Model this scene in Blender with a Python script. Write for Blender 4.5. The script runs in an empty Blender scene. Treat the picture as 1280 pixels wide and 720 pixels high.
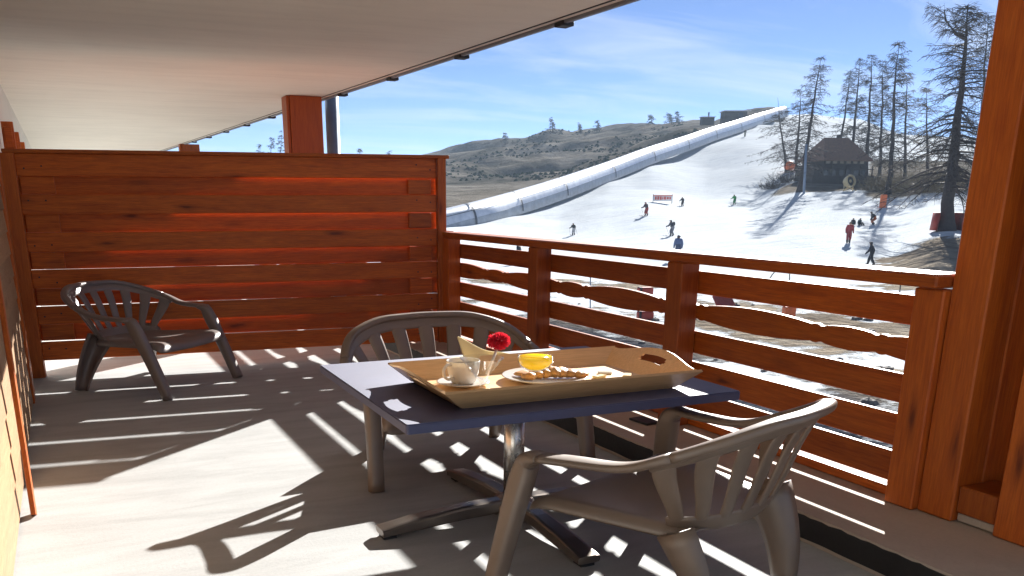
import bpy, bmesh, math, random
import numpy as np
from mathutils import Vector, Matrix, noise

S = bpy.context.scene
COL = S.collection
R = math.radians

# ------------------------------------------------------------------ camera
FPX, CX, CY, H = 1100.0, 590.0, 588.72, 1.35
RIGHT = Vector((0.91154674, -0.41119647, 0.0))
DOWN = Vector((-0.12166435, -0.26970743, -0.95522547))
FWD = Vector((0.39278534, 0.87073266, -0.29587888))
FH = Vector((FWD.x, FWD.y, 0)).normalized()
CAMP = Vector((0, 0, H))
cd = bpy.data.cameras.new('camera')
cam = bpy.data.objects.new('camera', cd)
COL.objects.link(cam)
cd.sensor_width = 36
cd.lens = 36 * FPX / 1280
cd.shift_x = (640 - CX) / 1280
cd.shift_y = (CY - 360) / 1280
cd.clip_start = 0.05
cd.clip_end = 9000
m = Matrix.Identity(4)
for i in range(3):
    m[i][0] = RIGHT[i]; m[i][1] = -DOWN[i]; m[i][2] = -FWD[i]; m[i][3] = CAMP[i]
cam.matrix_world = m
S.camera = cam

def at(px, py, v):
    """survey helper: the point seen at photo pixel (px,py), v metres ahead"""
    d = RIGHT * (px - CX) + DOWN * (py - CY) + FWD * FPX
    return CAMP + d * (v / d.dot(FH))

# ------------------------------------------------------------------ sky + sun
SUNV = Vector((1.80, 1.60, 1.0)).normalized()      # towards the sun
EL = math.asin(SUNV.z)
AZ = math.atan2(SUNV.x, SUNV.y)
W = bpy.data.worlds.new('World'); S.world = W; W.use_nodes = True
nt = W.node_tree; nt.nodes.clear()
def N(t, typ, **k):
    n = t.nodes.new(typ)
    for a, b in k.items(): setattr(n, a, b)
    return n
out = N(nt, 'ShaderNodeOutputWorld'); bg = N(nt, 'ShaderNodeBackground')
sky = N(nt, 'ShaderNodeTexSky', sky_type='NISHITA', sun_disc=False)
sky.sun_elevation = EL; sky.sun_rotation = AZ
sky.altitude = 2200; sky.air_density = 0.34; sky.dust_density = 0.05; sky.ozone_density = 3.5
tc = N(nt, 'ShaderNodeTexCoord'); mp = N(nt, 'ShaderNodeMapping')
mp.inputs['Rotation'].default_value = (0, 0, R(25))
sep = N(nt, 'ShaderNodeSeparateXYZ'); nt.links.new(tc.outputs['Generated'], sep.inputs[0])
# project direction on a high cloud layer: (x,y)/(z+0.12)
addz = N(nt, 'ShaderNodeMath', operation='ADD'); addz.inputs[1].default_value = 0.10
nt.links.new(sep.outputs['Z'], addz.inputs[0])
mx = N(nt, 'ShaderNodeMath', operation='MAXIMUM'); mx.inputs[1].default_value = 0.02
nt.links.new(addz.outputs[0], mx.inputs[0])
vd = N(nt, 'ShaderNodeVectorMath', operation='DIVIDE')
cmb = N(nt, 'ShaderNodeCombineXYZ')
for s in 'XYZ': nt.links.new(mx.outputs[0], cmb.inputs[s])
nt.links.new(tc.outputs['Generated'], vd.inputs[0]); nt.links.new(cmb.outputs[0], vd.inputs[1])
nt.links.new(vd.outputs[0], mp.inputs['Vector'])
mp.inputs['Scale'].default_value = (0.50, 1.5, 1.0)
nz = N(nt, 'ShaderNodeTexNoise'); nz.inputs['Scale'].default_value = 1.25; nz.inputs['Detail'].default_value = 9
nz.inputs['Roughness'].default_value = 0.62; nz.inputs['Distortion'].default_value = 0.6
nt.links.new(mp.outputs[0], nz.inputs['Vector'])
cr = N(nt, 'ShaderNodeValToRGB'); cr.color_ramp.elements[0].position = 0.46; cr.color_ramp.elements[1].position = 0.74
cr.color_ramp.elements[1].color = (0.5, 0.5, 0.5, 1)
nt.links.new(nz.outputs['Fac'], cr.inputs[0])
mixc = N(nt, 'ShaderNodeMixRGB'); mixc.inputs[2].default_value = (5.2, 5.6, 6.2, 1)
nt.links.new(cr.outputs[0], mixc.inputs[0]); nt.links.new(sky.outputs[0], mixc.inputs[1])
nt.links.new(mixc.outputs[0], bg.inputs[0]); bg.inputs[1].default_value = 0.05
nt.links.new(bg.outputs[0], out.inputs[0])

sl = bpy.data.lights.new('sun', 'SUN'); sl.energy = 4.4; sl.angle = R(0.5); sl.color = (1.0, 0.97, 0.92)
so = bpy.data.objects.new('sun', sl); COL.objects.link(so)
so.rotation_euler = (-SUNV).to_track_quat('-Z', 'Y').to_euler()
so.location = (20, 18, 30)

S.view_settings.view_transform = 'Standard'; S.view_settings.look = 'None'
S.view_settings.exposure = 1.88; S.view_settings.gamma = 1.0
S.view_settings.use_curve_mapping = False

# ------------------------------------------------------------------ materials
MATS = {}
def newmat(name):
    mt = bpy.data.materials.new(name); mt.use_nodes = True
    t = mt.node_tree; b = t.nodes['Principled BSDF']
    return mt, t, b
def link(t, a, b): t.links.new(a, b)
def ramp(t, fac, stops):
    r = N(t, 'ShaderNodeValToRGB'); e = r.color_ramp.elements
    while len(e) < len(stops): e.new(0.5)
    for k, (p, c) in enumerate(stops):
        e[k].position = p; e[k].color = (*c, 1) if len(c) == 3 else c
    link(t, fac, r.inputs[0]); return r.outputs[0]
def objcoord(t, scale, rnd=True):
    c = N(t, 'ShaderNodeTexCoord'); mpp = N(t, 'ShaderNodeMapping')
    mpp.inputs['Scale'].default_value = scale
    if rnd:
        oi = N(t, 'ShaderNodeObjectInfo'); ad = N(t, 'ShaderNodeVectorMath', operation='ADD')
        ml = N(t, 'ShaderNodeVectorMath', operation='SCALE'); ml.inputs['Scale'].default_value = 37.0
        cb = N(t, 'ShaderNodeCombineXYZ')
        for s in 'XYZ': link(t, oi.outputs['Random'], cb.inputs[s])
        link(t, cb.outputs[0], ml.inputs[0])
        link(t, c.outputs['Object'], ad.inputs[0]); link(t, ml.outputs[0], ad.inputs[1])
        link(t, ad.outputs[0], mpp.inputs['Vector'])
    else:
        link(t, c.outputs['Object'], mpp.inputs['Vector'])
    return mpp.outputs[0]
def noi(t, vec, scale, detail=5, rough=0.55, dist=0.0):
    n = N(t, 'ShaderNodeTexNoise'); n.inputs['Scale'].default_value = scale
    n.inputs['Detail'].default_value = detail; n.inputs['Roughness'].default_value = rough
    n.inputs['Distortion'].default_value = dist
    link(t, vec, n.inputs['Vector']); return n.outputs['Fac']
def mixrgb(t, fac, a, b, bt='MIX'):
    mm = N(t, 'ShaderNodeMixRGB', blend_type=bt)
    for sock, v in ((0, fac), (1, a), (2, b)):
        if isinstance(v, (int, float)): mm.inputs[sock].default_value = v
        elif isinstance(v, tuple): mm.inputs[sock].default_value = (*v, 1)
        else: link(t, v, mm.inputs[sock])
    return mm.outputs[0]
def bump(t, b, h, strength, dist=0.01):
    bp = N(t, 'ShaderNodeBump'); bp.inputs['Strength'].default_value = strength; bp.inputs['Distance'].default_value = dist
    link(t, h, bp.inputs['Height']); link(t, bp.outputs[0], b.inputs['Normal'])

def wood(name, dark, light, knot, rough=0.5, knots=True, along='x', coat=0.05):
    mt, t, b = newmat(name)
    sc = {'x': (0.55, 9, 9), 'y': (9, 0.55, 9), 'z': (9, 9, 0.55)}[along]
    v = objcoord(t, sc)
    g = noi(t, v, 2.6, 8, 0.62, 1.4)
    fine = noi(t, v, 16, 4, 0.7)
    col = ramp(t, g, [(0.28, dark), (0.72, light)])
    col = mixrgb(t, 0.45, col, ramp(t, fine, [(0.3, tuple(x * 0.55 for x in dark)), (0.75, light)]))
    # board to board tone
    oi = N(t, 'ShaderNodeObjectInfo')
    tone = ramp(t, oi.outputs['Random'], [(0.0, (0.72, 0.70, 0.68)), (0.5, (1.0, 1.0, 1.0)), (1.0, (1.22, 1.16, 1.1))])
    col = mixrgb(t, 1.0, col, tone, 'MULTIPLY')
    if knots:
        ks = {'x': (1.6, 7.0, 7.0), 'y': (7.0, 1.6, 7.0), 'z': (7.0, 7.0, 1.6)}[along]
        kv = objcoord(t, ks)
        vo = N(t, 'ShaderNodeTexVoronoi'); vo.inputs['Scale'].default_value = 1.0; vo.inputs['Randomness'].default_value = 1.0
        dst = noi(t, kv, 3.0, 3); dv = N(t, 'ShaderNodeVectorMath', operation='ADD')
        link(t, kv, dv.inputs[0])
        sc2 = N(t, 'ShaderNodeVectorMath', operation='SCALE'); sc2.inputs['Scale'].default_value = 0.25
        cb = N(t, 'ShaderNodeCombineXYZ'); link(t, dst, cb.inputs['X']); link(t, dst, cb.inputs['Y']); link(t, dst, cb.inputs['Z'])
        link(t, cb.outputs[0], sc2.inputs[0]); link(t, sc2.outputs[0], dv.inputs[1]); link(t, dv.outputs[0], vo.inputs['Vector'])
        km = ramp(t, vo.outputs['Distance'], [(0.04, (1, 1, 1)), (0.11, (0.4, 0.4, 0.4)), (0.23, (0, 0, 0))])
        km2 = mixrgb(t, 1.0, km, (0.85, 0.85, 0.85), 'MULTIPLY')
        col = mixrgb(t, km2, col, knot)
    link(t, col, b.inputs['Base Color'])
    b.inputs['Roughness'].default_value = rough; b.inputs['Specular IOR Level'].default_value = 0.35
    b.inputs['Coat Weight'].default_value = coat; b.inputs['Coat Roughness'].default_value = 0.35
    bump(t, b, fine, 0.25, 0.004)
    return mt
M = MATS
M['wood'] = wood('stained_larch', (0.28, 0.042, 0.004), (0.66, 0.165, 0.015), (0.08, 0.010, 0.003))
M['woody'] = wood('stained_larch_along_y', (0.28, 0.042, 0.004), (0.66, 0.165, 0.015), (0.08, 0.010, 0.003), along='y')
M['woodz'] = wood('stained_larch_upright', (0.34, 0.056, 0.006), (0.62, 0.160, 0.018), (0.10, 0.016, 0.005), along='z')
M['woodd'] = wood('shade_darkened_larch', (0.20, 0.036, 0.006), (0.36, 0.085, 0.014), (0.06, 0.012, 0.004), along='z')  # same stained larch, colour darkened so the far posts look shaded
M['pine'] = wood('honey_pine_cladding', (0.30, 0.16, 0.075), (0.42, 0.26, 0.14), (0.16, 0.06, 0.025), along='y', rough=0.6, coat=0.05)
M['tray'] = wood('tray_plywood', (0.78, 0.47, 0.22), (0.86, 0.58, 0.31), (0.3, 0.15, 0.06), knots=False, rough=0.42, coat=0.2)

def plain(name, col, rough=0.5, metal=0.0, var=0.12, scale=6.0, spec=0.5, bmp=0.0, bscale=40.0, **kw):
    mt, t, b = newmat(name)
    v = objcoord(t, (1, 1, 1))
    n = noi(t, v, scale, 5, 0.6)
    lo = tuple(x * (1 - var) for x in col); hi = tuple(min(1, x * (1 + var)) for x in col)
    link(t, ramp(t, n, [(0.3, lo), (0.7, hi)]), b.inputs['Base Color'])
    rr = ramp(t, n, [(0.3, (max(0.03, rough * 0.85),) * 3), (0.7, (min(1, rough * 1.15),) * 3)])
    link(t, rr, b.inputs['Roughness'])
    b.inputs['Metallic'].default_value = metal
    b.inputs['Specular IOR Level'].default_value = spec
    if bmp: bump(t, b, noi(t, v, bscale, 4, 0.6), bmp, 0.003)
    for k, x in kw.items(): b.inputs[k].default_value = x
    return mt

def concrete(name, base, streak_scale, rough=0.8, amp=0.18, stain=0.35):
    mt, t, b = newmat(name)
    v = objcoord(t, (1, 1, 1), False)
    vs = objcoord(t, streak_scale, False)
    a = noi(t, v, 1.1, 6, 0.6); s = noi(t, vs, 2.0, 7, 0.65, 0.4); g = noi(t, v, 70, 3, 0.6)
    lo = tuple(x * (1 - amp) for x in base); hi = tuple(min(0.95, x * (1 + amp)) for x in base)
    c = ramp(t, a, [(0.3, lo), (0.7, hi)])
    c = mixrgb(t, stain, c, ramp(t, s, [(0.33, tuple(x * 0.62 for x in base)), (0.55, base), (0.75, hi)]))
    c = mixrgb(t, 0.22, c, ramp(t, g, [(0.3, lo), (0.7, hi)]))
    # scattered little pits and specks
    vo = N(t, 'ShaderNodeTexVoronoi'); vo.inputs['Scale'].default_value = 5.0; link(t, v, vo.inputs['Vector'])
    c = mixrgb(t, ramp(t, vo.outputs['Distance'], [(0.012, (0.8, 0.8, 0.8)), (0.03, (0, 0, 0))]), c, tuple(x * 0.25 for x in base))
    link(t, c, b.inputs['Base Color']); b.inputs['Roughness'].default_value = rough
    hsum = N(t, 'ShaderNodeMath', operation='MULTIPLY_ADD'); hsum.inputs[1].default_value = 0.5
    link(t, g, hsum.inputs[0]); link(t, s, hsum.inputs[2])
    bump(t, b, hsum.outputs[0], 0.35, 0.004)
    return mt
M['floor'] = concrete('trowelled_concrete', (0.43, 0.435, 0.43), (0.7, 3.0, 1), 0.72, 0.18, 0.6)
M['kerb'] = concrete('kerb_concrete', (0.47, 0.39, 0.32), (2, 0.8, 1), 0.8)
M['ceiling'] = concrete('painted_concrete_ceiling', (0.80, 0.76, 0.67), (0.5, 3.2, 1), 0.85, 0.07, 0.22)
M['plaster'] = concrete('white_plaster', (0.68, 0.66, 0.62), (1, 1, 1), 0.85, 0.06, 0.1)
M['bitumen'] = plain('black_bitumen', (0.012, 0.012, 0.014), 0.55, var=0.3, bmp=0.6)
M['plastic'] = plain('taupe_plastic', (0.180, 0.128, 0.092), 0.44, var=0.14, scale=5, spec=0.9, bmp=0.05, bscale=120)
M['plastic2'] = plain('grey_brown_plastic', (0.190, 0.155, 0.140), 0.42, var=0.14, scale=5, spec=0.9, bmp=0.05, bscale=120)
M['navy'] = plain('navy_laminate', (0.007, 0.015, 0.098), 0.64, var=0.12, scale=3, bmp=0.04, bscale=160, spec=1.0, **{'Coat Weight': 1.0, 'Coat Roughness': 0.64})
M['navyedge'] = plain('navy_edge', (0.020, 0.026, 0.06), 0.42, var=0.12)
M['alu'] = plain('brushed_metal', (0.62, 0.60, 0.57), 0.28, metal=1.0, var=0.06, scale=12)
M['bronze'] = plain('dark_cast_metal', (0.24, 0.20, 0.17), 0.32, metal=0.85, var=0.1)
M['black'] = plain('black_rubber', (0.015, 0.015, 0.016), 0.6, var=0.2)
M['zinc'] = plain('blue_grey_zinc', (0.20, 0.25, 0.33), 0.45, metal=0.3, var=0.1)
M['lead'] = plain('grey_drip_edge', (0.22, 0.23, 0.26), 0.5, metal=0.3, var=0.1)
M['china'] = plain('white_china', (0.80, 0.78, 0.74), 0.12, var=0.02)
M['coffee'] = plain('black_coffee', (0.05, 0.02, 0.01), 0.05, var=0.05)
M['juice'] = plain('orange_juice', (1.0, 0.74, 0.03), 0.15, var=0.03, **{'Subsurface Weight': 0.35, 'Subsurface Radius': (0.05, 0.03, 0.005)})
M['pastry'] = plain('baked_pastry', (0.58, 0.30, 0.10), 0.5, var=0.4, scale=26, bmp=0.5, bscale=50)
M['napkin'] = plain('cream_paper', (0.78, 0.70, 0.46), 0.8, var=0.04, **{'Transmission Weight': 0.0})
M['cloth'] = plain('pale_linen', (0.66, 0.55, 0.40), 0.85, var=0.1, scale=14, bmp=0.3)
M['bag'] = plain('kraft_paper', (0.62, 0.42, 0.24), 0.8, var=0.1)
M['flower'] = plain('red_petal', (0.62, 0.025, 0.075), 0.6, var=0.4, scale=60)
M['stick'] = plain('white_stick', (0.8, 0.77, 0.7), 0.5, var=0.05)
def glassmat():
    mt, t, b = newmat('clear_glass')
    tr = N(t, 'ShaderNodeBsdfTransparent'); tr.inputs[0].default_value = (0.96, 0.97, 0.97, 1)
    gl = N(t, 'ShaderNodeBsdfGlossy'); gl.inputs['Roughness'].default_value = 0.03
    lw = N(t, 'ShaderNodeLayerWeight'); fr = N(t, 'ShaderNodeMapRange'); pw = N(t, 'ShaderNodeMath', operation='POWER'); pw.inputs[1].default_value = 3.0
    link(t, lw.outputs['Facing'], pw.inputs[0]); link(t, pw.outputs[0], fr.inputs['Value']); fr.inputs['To Min'].default_value = 0.04; fr.inputs['To Max'].default_value = 0.55
    mx_ = N(t, 'ShaderNodeMixShader'); link(t, fr.outputs[0], mx_.inputs[0]); link(t, tr.outputs[0], mx_.inputs[1]); link(t, gl.outputs[0], mx_.inputs[2])
    link(t, mx_.outputs[0], t.nodes['Material Output'].inputs['Surface'])
    return mt
def translucent(mt, col, fac):
    t = mt.node_tree; b = t.nodes['Principled BSDF']
    tl_ = N(t, 'ShaderNodeBsdfTranslucent'); tl_.inputs[0].default_value = (*col, 1)
    mx_ = N(t, 'ShaderNodeMixShader'); mx_.inputs[0].default_value = fac
    link(t, b.outputs[0], mx_.inputs[1]); link(t, tl_.outputs[0], mx_.inputs[2]); link(t, mx_.outputs[0], t.nodes['Material Output'].inputs['Surface'])
translucent(M['juice'], (1.0, 0.84, 0.06), 0.6)
translucent(M['napkin'], (0.85, 0.74, 0.45), 0.45)
translucent(M['flower'], (0.8, 0.03, 0.05), 0.4)
translucent(M['china'], (0.85, 0.72, 0.52), 0.28)
M['glass'] = glassmat()
M['bark'] = plain('larch_bark', (0.050, 0.040, 0.038), 0.9, var=0.4, scale=4, bmp=0.6, bscale=12)
M['twig'] = plain('larch_twigs', (0.070, 0.056, 0.046), 0.9, var=0.35, scale=0.7)
M['twigy'] = plain('yellowish_twigs', (0.20, 0.155, 0.085), 0.9, var=0.35, scale=0.7)
M['green'] = plain('dark_pine_needles', (0.030, 0.045, 0.025), 0.8, var=0.4, scale=1, spec=0.0)
def tubemat():
    mt, t, b = newmat('silver_tunnel_skin')
    v = objcoord(t, (1, 1, 1)); n = noi(t, v, 0.8, 6, 0.65)
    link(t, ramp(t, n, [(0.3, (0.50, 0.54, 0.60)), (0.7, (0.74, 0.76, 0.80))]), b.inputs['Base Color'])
    b.inputs['Metallic'].default_value = 0.35; b.inputs['Roughness'].default_value = 0.38
    bump(t, b, noi(t, v, 3, 3), 0.15, 0.05)
    return mt
M['tube'] = tubemat()
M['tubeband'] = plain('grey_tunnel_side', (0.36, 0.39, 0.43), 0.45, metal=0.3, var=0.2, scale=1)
M['ring'] = plain('dark_hoop', (0.10, 0.11, 0.13), 0.5, metal=0.5)

# ------------------------------------------------------------------ helpers
def mesh_obj(name, verts, faces, mat=None, parent=None, smooth=False, mats=None, fmat=None):
    me = bpy.data.meshes.new(name); me.from_pydata([tuple(v) for v in verts], [], faces)
    if mats:
        for q in mats: me.materials.append(q)
        if fmat is not None: me.polygons.foreach_set('material_index', fmat)
    elif mat is not None: me.materials.append(mat)
    if smooth: me.polygons.foreach_set('use_smooth', [True] * len(me.polygons))
    me.update()
    o = bpy.data.objects.new(name, me); COL.objects.link(o)
    if parent is not None: o.parent = parent
    return o
def empty(name, loc=(0, 0, 0), rz=0.0):
    o = bpy.data.objects.new(name, None); COL.objects.link(o)
    o.location = loc; o.rotation_euler = (0, 0, rz); o.empty_display_size = 0.1
    return o
def tag(o, label=None, cat=None, group=None, kind=None):
    if label: o['label'] = label
    if cat: o['category'] = cat
    if group: o['group'] = group
    if kind: o['kind'] = kind
    return o
BOXC = {}
def box_mesh(name, sx, sy, sz, mat, bev=0.004):
    key = (round(sx, 4), round(sy, 4), round(sz, 4), mat.name, bev)
    if key in BOXC: return BOXC[key]
    bm = bmesh.new(); bmesh.ops.create_cube(bm, size=1.0)
    bmesh.ops.scale(bm, vec=(sx, sy, sz), verts=bm.verts)
    if bev: bmesh.ops.bevel(bm, geom=bm.edges[:], offset=bev, segments=1, affect='EDGES')
    me = bpy.data.meshes.new(name); bm.to_mesh(me); bm.free(); me.materials.append(mat)
    BOXC[key] = me; return me
def box(name, c, s, mat, parent=None, rot=(0, 0, 0), bev=0.004):
    o = bpy.data.objects.new(name, box_mesh(name, *s, mat, bev)); COL.objects.link(o)
    o.location = c; o.rotation_euler = rot
    if parent is not None: o.parent = parent
    return o
def catmull(pts, n):
    P = [Vector(p) for p in pts]; P = [P[0] * 2 - P[1]] + P + [P[-1] * 2 - P[-2]]
    res = []
    for i in range(1, len(P) - 2):
        for k in range(n):
            t = k / n
            a, b, c, d = P[i - 1], P[i], P[i + 1], P[i + 2]
            res.append(0.5 * ((2 * b) + (c - a) * t + (2 * a - 5 * b + 4 * c - d) * t * t + (3 * b - a - 3 * c + d) * t ** 3))
    res.append(P[-2]); return res
def roundrect(n=12, p=4.0):
    r = []
    for k in range(n):
        a = 2 * math.pi * (k + 0.5) / n
        c, s = math.cos(a), math.sin(a)
        r.append((math.copysign(abs(c) ** (2 / p), c), math.copysign(abs(s) ** (2 / p), s)))
    return r
CPROF = [(math.cos(a), math.sin(a)) for a in [math.pi * k / 6 for k in range(7)]] + \
        [(0.72 * math.cos(a), 0.72 * math.sin(a) - 0.05) for a in [math.pi * k / 6 for k in range(6, -1, -1)]]
def sweep(path, ws, wn, prof, side=None, up=None, cap=True):
    """path of points; half-sizes ws (side) and wn (normal) per point; returns verts, faces"""
    V, F = [], []; n = len(path); m = len(prof)
    for i, p in enumerate(path):
        tg = (path[min(i + 1, n - 1)] - path[max(i - 1, 0)]).normalized()
        if side is not None:
            sd = side - tg * side.dot(tg); sd.normalize(); nm = sd.cross(tg)
        else:
            sd = tg.cross(up).normalized(); nm = sd.cross(tg)
        a = ws[i] if hasattr(ws, '__len__') else ws; b = wn[i] if hasattr(wn, '__len__') else wn
        for (s, q) in prof: V.append(p + sd * (s * a) + nm * (q * b))
    for i in range(n - 1):
        for k in range(m):
            F.append((i * m + k, i * m + (k + 1) % m, (i + 1) * m + (k + 1) % m, (i + 1) * m + k))
    if cap:
        F.append(tuple(range(m - 1, -1, -1))); F.append(tuple((n - 1) * m + k for k in range(m)))
    return V, F
def lathe(prof, n=28, cap=False):
    V, F = [], []; m = len(prof)
    for k in range(n):
        a = 2 * math.pi * k / n
        for (r, z) in prof: V.append((r * math.cos(a), r * math.sin(a), z))
    for k in range(n):
        for j in range(m - 1):
            F.append((k * m + j, ((k + 1) % n) * m + j, ((k + 1) % n) * m + j + 1, k * m + j + 1))
    return V, F
def lerp(a, b, t): return a + (b - a) * t
def copy_tree(o, parent=None):
    c = o.copy(); COL.objects.link(c); c.parent = parent
    for ch in [x for x in bpy.data.objects if x.parent == o]: copy_tree(ch, c)
    return c

# ------------------------------------------------------------------ terrain
PROF = {  # photo column: (metres ahead, photo row of the ground there); rows read from the photograph
    250:  [(70, 345), (97, 342), (120, 325), (170, 275), (250, 228), (400, 205), (600, 200), (900, 205)],
    480:  [(70, 330), (100, 311), (112, 304), (130, 288), (160, 264), (250, 230), (400, 205), (600, 199), (900, 205)],
    560:  [(70, 322), (92, 294), (108, 288), (122, 281.5), (132, 274), (150, 262), (220, 240), (299, 223), (306, 204), (400, 200), (500, 192.5), (900, 203)],
    640:  [(70, 325), (100, 298), (118, 283), (134, 267), (142, 262), (170, 252), (240, 232), (304, 216), (312, 198), (400, 186), (480, 172), (900, 190)],
    700:  [(70, 328), (95, 308), (110, 295), (130, 275), (149, 251), (158, 247), (200, 238), (302, 212), (310, 198), (420, 173), (480, 164.5), (900, 180)],
    760:  [(71, 331), (100, 302), (120, 276), (140, 256), (160, 233), (170, 225), (177, 222), (250, 204), (380, 170), (450, 158), (900, 175)],
    810:  [(71, 332), (102, 296), (120, 270), (160, 238), (182, 210), (192, 204), (198, 202), (300, 178), (450, 150.5), (900, 170)],
    880:  [(71, 332), (84, 310), (102, 292), (140, 260), (160, 250), (200, 210), (228, 182), (238, 178), (245, 176), (300, 165), (450, 148), (900, 165)],
    940:  [(71, 332), (84, 306), (120, 275), (160, 248), (200, 200), (220, 182), (275, 159), (286, 155.5), (292, 152), (330, 145), (450, 152), (900, 165)],
    1000: [(71, 331), (84, 304), (120, 262), (140, 240), (165, 224), (200, 205), (240, 175), (280, 152), (330, 142), (450, 152), (900, 165)],
    1060: [(71, 332), (84, 305), (110, 268), (130, 244), (150, 232), (180, 224), (220, 198), (300, 160), (350, 148), (450, 155), (900, 165)],
    1120: [(71, 332), (85, 302), (110, 264), (125, 246), (145, 236), (180, 224), (220, 205), (320, 172), (450, 168), (900, 172)],
    1190: [(60, 338), (70, 312), (85, 286), (110, 252), (120, 240), (140, 228), (180, 218), (220, 203), (320, 180), (450, 172), (900, 176)],
    1500: [(60, 338), (70, 312), (85, 286), (110, 252), (120, 240), (140, 228), (180, 218), (220, 203), (320, 180), (450, 172), (900, 176)],
}
GZ = -3.9
cols = sorted(PROF)
colA = []; colF = []
VG = np.concatenate([np.linspace(0, 60, 31), np.geomspace(61, 1000, 200)])
for x in cols:
    vs, zs = [0, 20, 45], [GZ, GZ, GZ + 0.02]
    for (v, y) in PROF[x]:
        p = at(x, y, v); vs.append(v); zs.append(p.z)
    zz = np.interp(VG, vs, zs)
    # soften the kinks
    for _ in range(3):
        zz[1:-1] = 0.25 * zz[:-2] + 0.5 * zz[1:-1] + 0.25 * zz[2:]
    colA.append((x - CX) / 1151.0); colF.append(zz)
colA = np.array(colA); colF = np.array(colF)
def ground_z(X, Y):
    P = Vector((X, Y, 0)); v = P.dot(FH); u = P.dot(RIGHT)
    r = math.hypot(X, Y)
    if v < 0.6 * r: a = math.copysign(1.33, u)
    else: a = u / v
    vv = min(max(v, 0.4 * r), 1000)
    a = min(max(a, colA[0]), colA[-1])
    k = min(max(int(np.searchsorted(colA, a)) - 1, 0), len(colA) - 2)
    t = (a - colA[k]) / (colA[k + 1] - colA[k]); t = t * t * (3 - 2 * t) * 0.5 + t * 0.5
    z = lerp(np.interp(vv, VG, colF[k]), np.interp(vv, VG, colF[k + 1]), t)
    if v > 255 and a < 0.33:       # rough hill
        w = min(1, (v - 255) / 40)
        z += w * (noise.fractal(Vector((X * 0.018, Y * 0.018, 3.1)), 1.0, 2.0, 5) * 5.0 - 5.0 * abs(noise.noise(Vector((X * 0.011 + Y * 0.004, Y * 0.020, 8.0)))))
    elif v > 40:
        z += noise.fractal(Vector((X * 0.05, Y * 0.05, 0.0)), 1.0, 2.0, 3) * 0.18 * min(1, (v - 40) / 30)
    return float(z)

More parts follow.
